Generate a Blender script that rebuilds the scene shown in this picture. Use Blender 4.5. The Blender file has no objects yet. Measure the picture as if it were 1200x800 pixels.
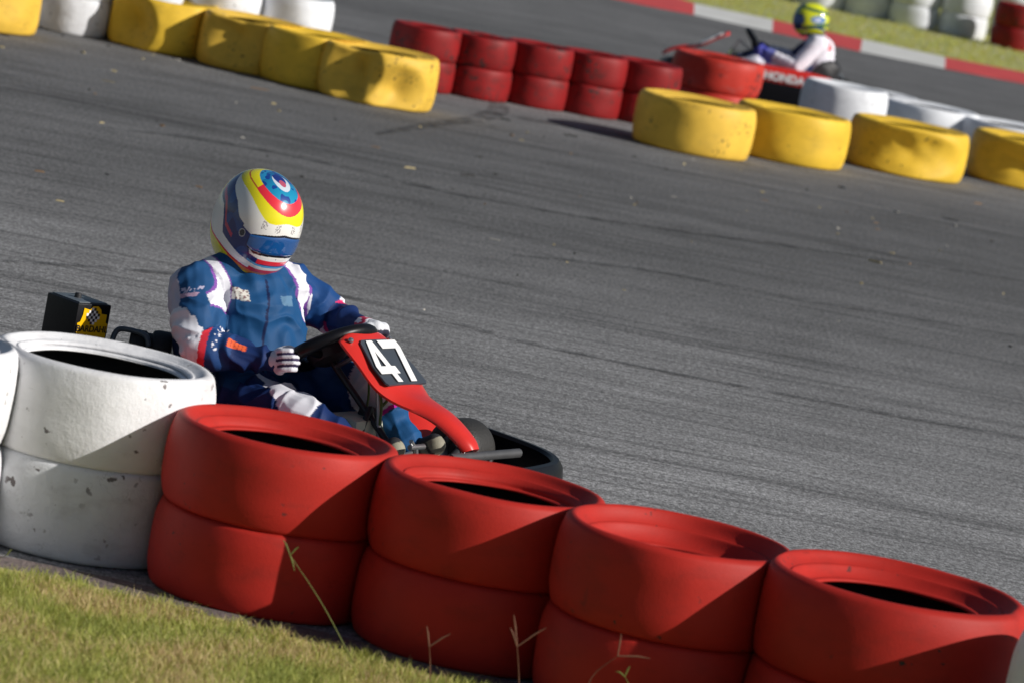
import bpy, bmesh, math, random
import numpy as np
from mathutils import Vector, Matrix, noise
R_ = math.radians
random.seed(7)
sc = bpy.context.scene
COL = sc.collection

# ------------------------------------------------------------ camera
F = 5000.0                                   # focal length in pixels of a 1200 px wide picture
TH = math.atan(686 / F); CH = 2.35 * math.cos(TH); RO = R_(11)
fwd = Vector((0, math.cos(TH), -math.sin(TH))); r0 = Vector((1, 0, 0)); u0 = Vector((0, math.sin(TH), math.cos(TH)))
CI = math.cos(RO) * r0 + math.sin(RO) * u0; CU = -math.sin(RO) * r0 + math.cos(RO) * u0
CP = Vector((0, 0, CH))
cam = bpy.data.objects.new("camera", bpy.data.cameras.new("camera")); COL.objects.link(cam)
rot = Matrix((CI, CU, -fwd)).transposed()
cam.matrix_world = Matrix.Translation(CP) @ rot.to_4x4()
cam.data.sensor_width = 36; cam.data.lens = F / 1200 * 36
cam.data.clip_start = 0.1; cam.data.clip_end = 3000
cam.data.dof.use_dof = True; cam.data.dof.focus_distance = 13.7; cam.data.dof.aperture_fstop = 5.4
sc.camera = cam

def at(px, py, z=0.0):
    d = fwd + (px - 600) / F * CI - (py - 400) / F * CU
    return CP + d * ((z - CH) / d.z)
def scale_at(p): return F / ((Vector(p) - CP).dot(fwd))

# ------------------------------------------------------------ light
SAZ, SEL = R_(70.5), R_(28.5)                     # azimuth from "towards the camera" to the right, elevation
sdir = Vector((math.sin(SAZ) * math.cos(SEL), -math.cos(SAZ) * math.cos(SEL), math.sin(SEL)))
w = bpy.data.worlds.new("World"); sc.world = w; w.use_nodes = True
nt = w.node_tree; bg = nt.nodes["Background"]; bg.inputs[1].default_value = 0.05
sky = nt.nodes.new("ShaderNodeTexSky"); sky.sky_type = 'NISHITA'; sky.sun_disc = False
sky.sun_elevation = SEL; sky.sun_rotation = math.pi - SAZ
nt.links.new(sky.outputs[0], bg.inputs[0])
sl = bpy.data.lights.new("sun", 'SUN'); sl.energy = 5.0; sl.angle = R_(0.5); sl.color = (1, .96, .90)
so = bpy.data.objects.new("sun", sl); COL.objects.link(so); so.rotation_euler = sdir.to_track_quat('Z', 'Y').to_euler()
so.location = (6, -4, 8)
sc.view_settings.view_transform = 'Standard'; sc.view_settings.look = 'None'
sc.view_settings.exposure = -0.05; sc.view_settings.gamma = 1; sc.view_settings.use_curve_mapping = False

# ------------------------------------------------------------ materials
def mat(name, col, rough=.5, metal=0, spec=.5, coat=0, noise_amt=0, noise_scale=20, bump=0, bump_scale=60, trans=0):
    m = bpy.data.materials.new(name); m.use_nodes = True; n = m.node_tree; b = n.nodes["Principled BSDF"]
    b.inputs["Base Color"].default_value = (*col, 1); b.inputs["Roughness"].default_value = rough
    b.inputs["Metallic"].default_value = metal; b.inputs["Specular IOR Level"].default_value = spec
    b.inputs["Coat Weight"].default_value = coat; b.inputs["Transmission Weight"].default_value = trans
    tc = n.nodes.new("ShaderNodeTexCoord")
    nz = n.nodes.new("ShaderNodeTexNoise"); nz.inputs["Scale"].default_value = noise_scale; nz.inputs["Detail"].default_value = 6
    n.links.new(tc.outputs["Object"], nz.inputs["Vector"])
    if noise_amt:
        mx = n.nodes.new("ShaderNodeMix"); mx.data_type = 'RGBA'; mx.blend_type = 'MIX'
        a = [c * (1 - noise_amt) for c in col]; c2 = [min(1, c * (1 + noise_amt)) for c in col]
        mx.inputs[6].default_value = (*a, 1); mx.inputs[7].default_value = (*c2, 1)
        n.links.new(nz.outputs[0], mx.inputs[0]); n.links.new(mx.outputs[2], b.inputs["Base Color"])
    if bump:
        n2 = n.nodes.new("ShaderNodeTexNoise"); n2.inputs["Scale"].default_value = bump_scale; n2.inputs["Detail"].default_value = 5
        n.links.new(tc.outputs["Object"], n2.inputs["Vector"])
        bp = n.nodes.new("ShaderNodeBump"); bp.inputs["Strength"].default_value = bump; bp.inputs["Distance"].default_value = .01
        n.links.new(n2.outputs[0], bp.inputs["Height"]); n.links.new(bp.outputs[0], b.inputs["Normal"])
    return m

def vmat(name, rough=.6, coat=0, bump=0, bump_scale=300, sheen=0, spec=.5):
    """colour comes from the mesh's own paint attribute"""
    m = bpy.data.materials.new(name); m.use_nodes = True; n = m.node_tree; b = n.nodes["Principled BSDF"]
    a = n.nodes.new("ShaderNodeAttribute"); a.attribute_name = "paint"
    n.links.new(a.outputs[0], b.inputs["Base Color"]); b.inputs["Roughness"].default_value = rough
    b.inputs["Coat Weight"].default_value = coat; b.inputs["Coat Roughness"].default_value = .05
    b.inputs["Sheen Weight"].default_value = sheen; b.inputs["Specular IOR Level"].default_value = spec
    if bump:
        tc = n.nodes.new("ShaderNodeTexCoord"); n2 = n.nodes.new("ShaderNodeTexNoise"); n2.inputs["Scale"].default_value = bump_scale
        n2.inputs["Detail"].default_value = 4; n.links.new(tc.outputs["Object"], n2.inputs["Vector"])
        bp = n.nodes.new("ShaderNodeBump"); bp.inputs["Strength"].default_value = bump; bp.inputs["Distance"].default_value = .004
        n.links.new(n2.outputs[0], bp.inputs["Height"]); n.links.new(bp.outputs[0], b.inputs["Normal"])
    return m

def tyre_paint(name, col, chip=.06, dirt=.25, dirtcol=(.05, .045, .04), rough=.55, peel=0., chipcol=(.028, .025, .024)):
    m = bpy.data.materials.new(name); m.use_nodes = True; n = m.node_tree; L = n.links.new; b = n.nodes["Principled BSDF"]
    tc = n.nodes.new("ShaderNodeTexCoord"); oi = n.nodes.new("ShaderNodeObjectInfo")
    ad = n.nodes.new("ShaderNodeVectorMath"); ad.operation = 'ADD'
    sc_ = n.nodes.new("ShaderNodeVectorMath"); sc_.operation = 'SCALE'; sc_.inputs[0].default_value = (37, 91, 53)
    L(oi.outputs["Random"], sc_.inputs["Scale"]); L(tc.outputs["Object"], ad.inputs[0]); L(sc_.outputs[0], ad.inputs[1])
    def nz(scale, det=5, rgh=.6, st=None):
        x = n.nodes.new("ShaderNodeTexNoise"); x.inputs["Scale"].default_value = scale; x.inputs["Detail"].default_value = det
        x.inputs["Roughness"].default_value = rgh
        if st:
            mp = n.nodes.new("ShaderNodeMapping"); mp.inputs["Scale"].default_value = st; L(ad.outputs[0], mp.inputs[0]); L(mp.outputs[0], x.inputs["Vector"])
        else: L(ad.outputs[0], x.inputs["Vector"])
        return x
    def ramp(src, p0, p1, c0=(0, 0, 0, 1), c1=(1, 1, 1, 1)):
        r = n.nodes.new("ShaderNodeValToRGB"); r.color_ramp.elements[0].position = p0; r.color_ramp.elements[1].position = p1
        r.color_ramp.elements[0].color = c0; r.color_ramp.elements[1].color = c1; L(src, r.inputs[0]); return r
    def mix(f, a, bb):
        x = n.nodes.new("ShaderNodeMix"); x.data_type = 'RGBA'
        for s, v in ((0, f), (6, a), (7, bb)):
            if isinstance(v, tuple): x.inputs[s].default_value = v
            elif isinstance(v, float): x.inputs[s].default_value = v
            else: L(v, x.inputs[s])
        return x.outputs[2]
    big = nz(3.5, 4); base = mix(ramp(big.outputs[0], .3, .7).outputs[0], (*[c * .82 for c in col], 1), (*[min(.95, c * 1.12) for c in col], 1))
    dn = nz(7, 8, .65, (1, 1, 2.2)); dr = ramp(dn.outputs[0], .52, .80, (0, 0, 0, 1), (dirt * 2, dirt * 2, dirt * 2, 1))
    c = mix(dr.outputs[0], base, (*dirtcol, 1))
    cn = nz(34, 3, .5); cr = ramp(cn.outputs[0], .72 - chip, .74 - chip)
    cn2 = nz(5, 2); cg = ramp(cn2.outputs[0], .5, .62)
    ml = n.nodes.new("ShaderNodeMath"); ml.operation = 'MULTIPLY'; L(cr.outputs[0], ml.inputs[0]); L(cg.outputs[0], ml.inputs[1])
    c = mix(ml.outputs[0], c, (*chipcol, 1))
    sn = nz(9, 6, .7, (1, 1, 9)); sr = ramp(sn.outputs[0], .66, .72, (0, 0, 0, 1), (.55, .55, .55, 1))
    c = mix(sr.outputs[0], c, (*[x * .5 for x in col], 1))
    vo = n.nodes.new("ShaderNodeTexVoronoi"); vo.feature = 'DISTANCE_TO_EDGE'; vo.inputs["Scale"].default_value = 7
    wp = nz(9, 4); wv = n.nodes.new("ShaderNodeMix"); wv.data_type = 'RGBA'; wv.blend_type = 'ADD'; wv.inputs[0].default_value = .35; L(ad.outputs[0], wv.inputs[6]); L(wp.outputs[1], wv.inputs[7]); L(wv.outputs[2], vo.inputs["Vector"])
    vr = ramp(vo.outputs["Distance"], .0, .012, (1, 1, 1, 1), (0, 0, 0, 1)); vm = nz(3.2, 3); vmr = ramp(vm.outputs[0], .54, .64)
    cm = n.nodes.new("ShaderNodeMath"); cm.operation = 'MULTIPLY'; L(vr.outputs[0], cm.inputs[0]); L(vmr.outputs[0], cm.inputs[1])
    cm2 = n.nodes.new("ShaderNodeMath"); cm2.operation = 'MULTIPLY'; L(cm.outputs[0], cm2.inputs[0]); cm2.inputs[1].default_value = .55
    c = mix(cm2.outputs[0], c, (*[x * .35 for x in col], 1))
    L(c, b.inputs["Base Color"]); b.inputs["Roughness"].default_value = rough; b.inputs["Specular IOR Level"].default_value = .25
    fb = nz(140, 4); mb = nz(22, 6, .7)
    a1 = n.nodes.new("ShaderNodeMath"); a1.operation = 'MULTIPLY_ADD'; L(mb.outputs[0], a1.inputs[0]); a1.inputs[1].default_value = 1.0 + peel * 7; L(fb.outputs[0], a1.inputs[2])
    a2 = n.nodes.new("ShaderNodeMath"); a2.operation = 'SUBTRACT'; L(a1.outputs[0], a2.inputs[0]); L(ml.outputs[0], a2.inputs[1])
    bp = n.nodes.new("ShaderNodeBump"); bp.inputs["Strength"].default_value = .16 + peel * .35; bp.inputs["Distance"].default_value = .003
    L(a2.outputs[0], bp.inputs["Height"]); L(bp.outputs[0], b.inputs["Normal"])
    return m

M = {}
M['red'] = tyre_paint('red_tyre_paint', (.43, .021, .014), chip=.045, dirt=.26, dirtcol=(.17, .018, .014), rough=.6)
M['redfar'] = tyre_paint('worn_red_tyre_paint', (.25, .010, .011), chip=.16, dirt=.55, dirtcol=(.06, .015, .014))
M['redscuff'] = tyre_paint('scuffed_red_tyre_paint', (.50, .035, .022), chip=.15, dirt=.22, dirtcol=(.28, .16, .15))
M['white'] = tyre_paint('white_tyre_paint', (.76, .76, .78), chip=.05, dirt=.14, dirtcol=(.34, .31, .30), peel=.5, chipcol=(.17, .15, .15))
M['whitespot'] = tyre_paint('chipped_white_tyre_paint', (.70, .71, .74), chip=.075, dirt=.26, dirtcol=(.30, .27, .27), peel=.6, chipcol=(.16, .14, .14))
M['whitefar'] = tyre_paint('plain_white_tyre_paint', (.74, .76, .80), chip=.04, dirt=.2, dirtcol=(.36, .36, .38))
M['yellow'] = tyre_paint('yellow_tyre_paint', (.78, .50, .045), chip=.06, dirt=.18, dirtcol=(.20, .13, .03))
M['yellowpale'] = tyre_paint('pale_yellow_tyre_paint', (.78, .49, .065), chip=.09, dirt=.20, dirtcol=(.22, .16, .05))
M['rubber'] = mat('bare_black_rubber', (.012, .012, .012), .75, bump=.3, bump_scale=80)
M['slick'] = mat('kart_tyre_rubber', (.02, .019, .018), .62, noise_amt=.3, bump=.3, bump_scale=120)
M['black'] = mat('black_plastic', (.006, .006, .008), .36, spec=.22, noise_amt=.2, bump=.05)
M['blackmat'] = mat('matt_black_plastic', (.02, .02, .023), .55, noise_amt=.3, bump=.15)
M['grey'] = mat('grey_plastic', (.10, .12, .14), .4, noise_amt=.2)
M['plate'] = mat('charcoal_plate', (.05, .06, .075), .35, noise_amt=.15)
M['fred'] = mat('red_bodywork', (.62, .028, .02), .33, coat=.25, noise_amt=.12, noise_scale=12, bump=.04)
M['whitep'] = mat('white_lettering', (.82, .82, .82), .4, noise_amt=.04)
M['steel'] = mat('brushed_steel', (.45, .45, .46), .35, metal=.9, noise_amt=.2, noise_scale=40)
M['tubegrey'] = mat('dull_grey_tube', (.09, .09, .095), .5, metal=.4, noise_amt=.3)
M['dsteel'] = mat('dark_painted_tube', (.04, .04, .045), .4, metal=.3, noise_amt=.2)
M['tank'] = mat('milky_fuel_tank_plastic', (.55, .57, .47), .4, noise_amt=.1, noise_scale=9)
M['stick'] = mat('yellow_sticker', (.88, .50, .0), .35, noise_amt=.04)
M['ink'] = mat('black_print', (.015, .01, .01), .5)
M['orange'] = mat('orange_patch', (.8, .13, .03), .6, noise_amt=.1)
M['navy'] = mat('navy_seat_shell', (.012, .022, .07), .3, coat=.3, noise_amt=.2)
M['cable'] = mat('green_cable', (.10, .16, .03), .45, noise_amt=.2)
M['suit'] = vmat('suit_fabric', .62, bump=.25, bump_scale=420, sheen=0, spec=.2)
M['hpaint'] = vmat('helmet_paint', .25, coat=.8)
M['glove'] = vmat('glove_fabric', .7, bump=.2, bump_scale=300)
M['shoe'] = vmat('shoe_suede', .7, bump=.2, bump_scale=300)
M['visor'] = mat('tinted_visor', (.008, .075, .26), .06, coat=1, spec=.8, noise_amt=.1)

# ------------------------------------------------------------ object helpers
def tag(o, label=None, cat=None, group=None, kind=None):
    if label: o['label'] = label
    if cat: o['category'] = cat
    if group: o['group'] = group
    if kind: o['kind'] = kind
    return o
def empty(name, loc=(0, 0, 0), rz=0, **k):
    o = bpy.data.objects.new(name, None); COL.objects.link(o); o.location = loc; o.rotation_euler = (0, 0, rz)
    o.empty_display_size = .1; return tag(o, **k)
def link(name, me, parent=None):
    o = bpy.data.objects.new(name, me); COL.objects.link(o)
    if parent: o.parent = parent
    return o
class MB:
    def __init__(s): s.v = []; s.f = []; s.m = []
    def add(s, v, f, m=0):
        k = len(s.v); s.v += [tuple(p) for p in v]; s.f += [tuple(i + k for i in q) for q in f]; s.m += [m] * len(f)
    def box(s, c, d, rz=0, ry=0, m=0, bev=.0):
        bm = bmesh.new(); bmesh.ops.create_cube(bm, size=1)
        bmesh.ops.scale(bm, vec=d, verts=bm.verts)
        if bev: bmesh.ops.bevel(bm, geom=list(bm.edges), offset=bev, segments=2, affect='EDGES', profile=.6)
        mt = Matrix.Translation(c) @ Matrix.Rotation(rz, 4, 'Z') @ Matrix.Rotation(ry, 4, 'Y')
        bm.verts.index_update(); s.add([mt @ v.co for v in bm.verts], [[v.index for v in f.verts] for f in bm.faces], m); bm.free()
    def tube(s, pts, r, n=10, m=0, caps=True):
        pts = [Vector(p) for p in pts]; rs = r if isinstance(r, (list, tuple)) else [r] * len(pts)
        v = []; f = []; prev = None
        for i, p in enumerate(pts):
            t = (pts[min(i + 1, len(pts) - 1)] - pts[max(i - 1, 0)]).normalized()
            a = prev if prev else (Vector((0, 0, 1)) if abs(t.z) < .9 else Vector((1, 0, 0)))
            x = (a - t * a.dot(t)).normalized(); y = t.cross(x); prev = x
            for k in range(n):
                an = 2 * math.pi * k / n; v.append(p + (x * math.cos(an) + y * math.sin(an)) * rs[i])
        for i in range(len(pts) - 1):
            for k in range(n):
                f.append((i * n + k, i * n + (k + 1) % n, (i + 1) * n + (k + 1) % n, (i + 1) * n + k))
        if caps: f.append(tuple(range(n - 1, -1, -1))); f.append(tuple((len(pts) - 1) * n + k for k in range(n)))
        s.add(v, f, m)
    def lathe(s, prof, mt=Matrix(), n=32, m=0, closed=False, ms=None):
        v = []; f = []; P = len(prof)
        for k in range(n):
            an = 2 * math.pi * k / n
            for r, z in prof: v.append(mt @ Vector((r * math.cos(an), r * math.sin(an), z)))
        base = len(s.v)
        for k in range(n):
            k2 = (k + 1) % n
            for j in range(P if closed else P - 1):
                j2 = (j + 1) % P; s.f.append((base + k * P + j, base + k2 * P + j, base + k2 * P + j2, base + k * P + j2))
                s.m.append(ms[j] if ms else m)
        s.v += [tuple(p) for p in v]
    def build(s, name, mats, parent=None, smooth=True, angle=40):
        me = bpy.data.meshes.new(name); me.from_pydata(s.v, [], s.f)
        if not isinstance(mats, (list, tuple)): mats = [mats]
        for q in mats: me.materials.append(q)
        me.polygons.foreach_set('material_index', s.m)
        bm = bmesh.new(); bm.from_mesh(me); bmesh.ops.recalc_face_normals(bm, faces=bm.faces); bm.to_mesh(me); bm.free()
        if smooth:
            me.polygons.foreach_set('use_smooth', [True] * len(me.polygons)); me.set_sharp_from_angle(angle=R_(angle))
        me.update(); return link(name, me, parent)

def catmull(pts, k=4, closed=True):
    out = []; n = len(pts)
    rng = range(n) if closed else range(n - 1)
    for i in rng:
        g = (lambda j: pts[j % n]) if closed else (lambda j: pts[max(0, min(n - 1, j))])
        p0, p1, p2, p3 = [Vector(g(i + d)) for d in (-1, 0, 1, 2)]
        for q in range(k):
            t = q / k
            out.append(.5 * ((2 * p1) + (p2 - p0) * t + (2 * p0 - 5 * p1 + 4 * p2 - p3) * t * t + (3 * p1 - p0 - 3 * p2 + p3) * t ** 3))
    if not closed: out.append(Vector(pts[-1]))
    return out
def sm(a, b, x):
    t = max(0, min(1, (x - a) / (b - a))); return t * t * (3 - 2 * t)
def smoothpath(pts, k=5): return catmull(pts, k, closed=False)

def text_mesh(name, body, size, origin, right, up, material, parent, bold=0.0, extrude=.0008, shear=0, xs=1.0):
    cu = bpy.data.curves.new(name, 'FONT'); cu.body = body; cu.size = size; cu.align_x = 'CENTER'; cu.align_y = 'CENTER'
    cu.extrude = extrude; cu.offset = bold; cu.shear = shear; cu.resolution_u = 4
    t = bpy.data.objects.new(name, cu); COL.objects.link(t)
    dg = bpy.context.evaluated_depsgraph_get(); me = bpy.data.meshes.new_from_object(t.evaluated_get(dg)); bpy.data.objects.remove(t)
    right = Vector(right).normalized(); up = Vector(up); up = (up - right * up.dot(right)).normalized(); n = right.cross(up)
    mt = Matrix((right, up, n)).transposed().to_4x4(); mt.translation = Vector(origin)
    me.transform(mt @ Matrix.Diagonal((xs, 1, 1, 1))); me.materials.clear(); me.materials.append(material); me.name = name
    return link(name, me, parent)

# ------------------------------------------------------------ ground
def ground_mat():
    m = bpy.data.materials.new('track_asphalt'); m.use_nodes = True; n = m.node_tree; L = n.links.new; b = n.nodes["Principled BSDF"]
    tc = n.nodes.new("ShaderNodeTexCoord")
    def nz(scale, st=(1, 1, 1), det=6, rg=.6, rz=0, loc=(0, 0, 0)):
        mp = n.nodes.new("ShaderNodeMapping"); mp.inputs["Scale"].default_value = st; mp.inputs["Rotation"].default_value = (0, 0, rz); mp.inputs["Location"].default_value = loc
        L(tc.outputs["Object"], mp.inputs[0])
        x = n.nodes.new("ShaderNodeTexNoise"); x.inputs["Scale"].default_value = scale; x.inputs["Detail"].default_value = det; x.inputs["Roughness"].default_value = rg
        L(mp.outputs[0], x.inputs["Vector"]); return x.outputs[0]
    def ramp(src, stops):
        r = n.nodes.new("ShaderNodeValToRGB"); e = r.color_ramp.elements
        while len(e) < len(stops): e.new(.5)
        for k, (p, v) in enumerate(stops): e[k].position = p; e[k].color = (v, v, v, 1)
        L(src, r.inputs[0]); return r.outputs[0]
    def mul(a, bb):
        x = n.nodes.new("ShaderNodeMix"); x.data_type = 'RGBA'; x.blend_type = 'MULTIPLY'; x.inputs[0].default_value = 1
        L(a, x.inputs[6]); L(bb, x.inputs[7]); return x.outputs[2]
    # the worn lane by the near barrier is paler than the rubbered line further out
    sx = n.nodes.new("ShaderNodeSeparateXYZ"); L(tc.outputs["Object"], sx.inputs[0])
    wob = nz(.35, (1, 1, 1), 3)
    ma = n.nodes.new("ShaderNodeMath"); ma.operation = 'MULTIPLY_ADD'; L(wob, ma.inputs[0]); ma.inputs[1].default_value = 3.0; L(sx.outputs[1], ma.inputs[2])
    sl_ = n.nodes.new("ShaderNodeMath"); sl_.operation = 'MULTIPLY_ADD'; L(sx.outputs[0], sl_.inputs[0]); sl_.inputs[1].default_value = -.12; L(ma.outputs[0], sl_.inputs[2])
    mr = n.nodes.new("ShaderNodeMapRange"); mr.inputs[1].default_value = 10; mr.inputs[2].default_value = 47; L(sl_.outputs[0], mr.inputs[0])
    lane = ramp(mr.outputs[0], [(0, .265), (.15, .26), (.24, .215), (.31, .145), (.42, .125), (.48, .15), (.54, .21), (.60, .19), (.70, .14), (.9, .15)])
    streak = ramp(nz(1.0, (.10, 2.6, 1), 7, .62, R_(1.5)), [(.30, .85), (.5, 1.0), (.7, 1.10)])
    fine = ramp(nz(2.6, (.22, 5, 1), 5, .6, R_(-3)), [(.36, .87), (.55, 1.0), (.7, 1.07)])
    # thin rubber lines
    rl = ramp(nz(1.15, (.045, 3.2, 1), 2, .4, R_(2.5), (5, 3, 0)), [(.490, 1), (.5, .60), (.510, 1)])
    patch = ramp(nz(.55, (1, 1, 1), 4), [(.35, .86), (.65, 1.1)])
    grain = ramp(nz(120, (1, .4, 1), 3, .8), [(.33, .38), (.48, .88), (.60, 1.24), (.70, 1.8)])
    grain2 = ramp(nz(50, (1, .45, 1), 3, .75), [(.36, .58), (.62, 1.38)])
    c = lane
    rl2 = ramp(nz(.8, (.09, 1.6, 1), 2, .4, R_(-11), (2, 9, 0)), [(.493, 1), (.5, .68), (.507, 1)])
    rl3 = ramp(nz(.9, (.12, 1.3, 1), 2, .4, R_(14), (7, 1, 0)), [(.495, 1), (.5, .72), (.505, 1)])
    blot = ramp(nz(3.5, (.6, 1, 1), 5, .65), [(.32, .82), (.6, 1.1)])
    for q in (streak, fine, rl, rl2, rl3, blot, patch, grain, grain2): c = mul(c, q)
    tint = n.nodes.new("ShaderNodeMix"); tint.data_type = 'RGBA'; tint.blend_type = 'MULTIPLY'; tint.inputs[0].default_value = 1
    L(c, tint.inputs[6]); tint.inputs[7].default_value = (.975, .975, .99, 1); L(tint.outputs[2], b.inputs["Base Color"])
    b.inputs["Roughness"].default_value = .8; b.inputs["Specular IOR Level"].default_value = .3
    bp = n.nodes.new("ShaderNodeBump"); bp.inputs["Strength"].default_value = .6; bp.inputs["Distance"].default_value = .004
    L(nz(150, (1, 1, 1), 4, .7), bp.inputs["Height"]); L(bp.outputs[0], b.inputs["Normal"])
    return m
def soil_mat(name, c0, c1, c2, sc1=3, sc2=40):
    m = bpy.data.materials.new(name); m.use_nodes = True; n = m.node_tree; L = n.links.new; b = n.nodes["Principled BSDF"]
    tc = n.nodes.new("ShaderNodeTexCoord")
    a = n.nodes.new("ShaderNodeTexNoise"); a.inputs["Scale"].default_value = sc1; a.inputs["Detail"].default_value = 6; L(tc.outputs["Object"], a.inputs["Vector"])
    d = n.nodes.new("ShaderNodeTexNoise"); d.inputs["Scale"].default_value = sc2; d.inputs["Detail"].default_value = 6; L(tc.outputs["Object"], d.inputs["Vector"])
    r = n.nodes.new("ShaderNodeValToRGB"); r.color_ramp.elements[0].position = .35; r.color_ramp.elements[1].position = .65
    r.color_ramp.elements[0].color = (*c0, 1); r.color_ramp.elements[1].color = (*c1, 1); L(a.outputs[0], r.inputs[0])
    r2 = n.nodes.new("ShaderNodeValToRGB"); r2.color_ramp.elements[0].position = .45; r2.color_ramp.elements[1].position = .7; L(d.outputs[0], r2.inputs[0])
    x = n.nodes.new("ShaderNodeMix"); x.data_type = 'RGBA'; L(r2.outputs[0], x.inputs[0]); L(r.outputs[0], x.inputs[6]); x.inputs[7].default_value = (*c2, 1)
    L(x.outputs[2], b.inputs["Base Color"]); b.inputs["Roughness"].default_value = .9; b.inputs["Specular IOR Level"].default_value = .2
    bp = n.nodes.new("ShaderNodeBump"); bp.inputs["Distance"].default_value = .01; bp.inputs["Strength"].default_value = .7
    L(d.outputs[0], bp.inputs["Height"]); L(bp.outputs[0], b.inputs["Normal"]); return m

g = MB(); g.add([(-600, -60, 0), (600, -60, 0), (600, 1500, 0), (-600, 1500, 0)], [(0, 1, 2, 3)])
tag(g.build('track_surface', ground_mat(), smooth=False), 'grey asphalt kart track with dark rubber streaks', kind='structure')

def strip(name, A, B, z, m, label, kind='structure', zb=None):
    s = MB(); n = len(A); v = [(p.x, p.y, z) for p in A] + [(p.x, p.y, z if zb is None else zb) for p in B]
    s.add(v, [(i, i + 1, n + i + 1, n + i) for i in range(n - 1)])
    return tag(s.build(name, m, smooth=False), label, kind=kind)
# near grass verge edge (photo left bottom), as points on the ground
gedge = [at(*p) for p in ((-500, 560), (-160, 640), (0, 668), (120, 692), (220, 718), (320, 744), (420, 770), (520, 796), (640, 830), (800, 876), (1000, 934), (1300, 1020), (1600, 1110))]
soilm = soil_mat('verge_soil', (.34, .32, .11), (.40, .38, .11), (.46, .37, .18))
gnear = [Vector((p.x * 1.0 - (0 if abs(p.x) < 50 else 0), -40, 0)) for p in gedge]
gnear[0].x = -60; gnear[-1].x = 60
gl = [Vector((-60, gedge[0].y, 0))] + gedge + [Vector((60, gedge[-1].y, 0))]
strip('verge', gl, [Vector((p.x, -40, 0)) for p in gl], .008, soilm, 'soil of the grass verge in front of the tyre barrier')
# dusty concrete apron under the near tyres
apm = soil_mat('dusty_apron', (.15, .12, .115), (.20, .16, .15), (.08, .07, .07), 2.5, 90)
ap = [p + Vector((.02, .17, 0)) for p in gl]
strip('path', ap, [p + Vector((0, -.05, 0)) for p in gl], .004, apm, 'narrow dusty concrete apron between verge and tyre barrier')

# far kerb: alternating red and white
kb = [(640, -16), (700, -5), (760, 8), (813, 18), (905, 38), (1008, 61), (1107, 81), (1200, 99), (1320, 120), (1500, 152)]
kt = [(670, -24), (735, -11), (785, -1), (813, 8), (905, 27), (1010, 50), (1107, 71), (1200, 89), (1320, 110), (1500, 142)]
cols = ['w', 'r', 'r', 'w', 'r', 'w', 'r', 'r', 'w']
kr = mat('kerb_red', (.55, .06, .06), .7, noise_amt=.35, noise_scale=3, bump=.2); kw_ = mat('kerb_white', (.62, .62, .60), .7, noise_amt=.3, noise_scale=3, bump=.2)
s = MB(); KBp = [at(*p) for p in kb]; KTp = [at(*p) for p in kt]
for i in range(len(kb) - 1):
    a, b_, c, d = KBp[i], KBp[i + 1], KTp[i + 1], KTp[i]
    m_ = 0 if cols[i] == 'r' else 1
    mid0 = (a + d) / 2; mid1 = (b_ + c) / 2
    s.add([(a.x, a.y, .002), (b_.x, b_.y, .002), (mid1.x, mid1.y, .03), (mid0.x, mid0.y, .03)], [(0, 1, 2, 3)], m_)
    s.add([(mid0.x, mid0.y, .03), (mid1.x, mid1.y, .03), (c.x, c.y, .035), (d.x, d.y, .035)], [(0, 1, 2, 3)], m_)
tag(s.build('kerb', [kr, kw_], smooth=False), 'painted kerb in red and white blocks at the far side of the back track', kind='structure')
fgm = soil_mat('far_lawn', (.30, .32, .03), (.38, .37, .045), (.42, .37, .07), .8, 7)
e1 = [Vector((p.x, p.y, 0)) for p in KTp]; e1 = [e1[0] + Vector((-40, 28, 0))] + e1 + [e1[-1] + Vector((30, -17, 0))]
e2 = [Vector((p.x + 30, 400, 0)) for p in e1]; e2[0].x = -120; e2[-1].x = 200
strip('far_lawn', e1, e2, .012, fgm, 'sunlit yellowish lawn beyond the kerb')

# ------------------------------------------------------------ grass
def grass_blades(name, regionfn, n, hmin, hmax, width, seed, mats, label, lean=.5, cols_=None):
    rnd = np.random.default_rng(seed); V = []; Fc = []; mi = []
    P = regionfn(rnd, n); n = len(P)
    V = np.zeros((n, 5, 3)); an = rnd.uniform(0, 2 * np.pi, n); h = rnd.uniform(hmin, hmax, n) ; la = rnd.uniform(0, 2 * np.pi, n); ll = rnd.uniform(0, lean, n) * h
    wx = np.cos(an) * width * rnd.uniform(.6, 1.3, n); wy = np.sin(an) * width * rnd.uniform(.6, 1.3, n); lx = np.cos(la) * ll; ly = np.sin(la) * ll
    z = P[:, 2]
    V[:, 0] = np.stack([P[:, 0] - wx, P[:, 1] - wy, z], 1); V[:, 1] = np.stack([P[:, 0] + wx, P[:, 1] + wy, z], 1)
    V[:, 2] = np.stack([P[:, 0] - wx * .8 + lx * .35, P[:, 1] - wy * .8 + ly * .35, z + h * .55], 1); V[:, 3] = np.stack([P[:, 0] + wx * .8 + lx * .35, P[:, 1] + wy * .8 + ly * .35, z + h * .55], 1)
    V[:, 4] = np.stack([P[:, 0] + lx, P[:, 1] + ly, z + h], 1)
    me = bpy.data.meshes.new(name); idx = np.arange(n) * 5
    f4 = np.stack([idx, idx + 1, idx + 3, idx + 2], 1); f3 = np.stack([idx + 2, idx + 3, idx + 4], 1)
    me.from_pydata(V.reshape(-1, 3).tolist(), [], f4.tolist() + f3.tolist())
    for q in mats: me.materials.append(q)
    # patches of straw among green: colour by place
    pn = np.array([noise.noise(Vector((x * 4, y * 4, 3))) for x, y in P[:, :2]])
    pick = rnd.uniform(0, 1, n) + pn * .9
    k = np.where(pick < .28, 1, np.where(pick < .72, 0, np.where(pick < .95, 2, 3))); me.polygons.foreach_set('material_index', np.concatenate([k, k]).astype(np.int32)); me.update()
    return tag(link(name, me), label, kind='stuff')
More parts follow.
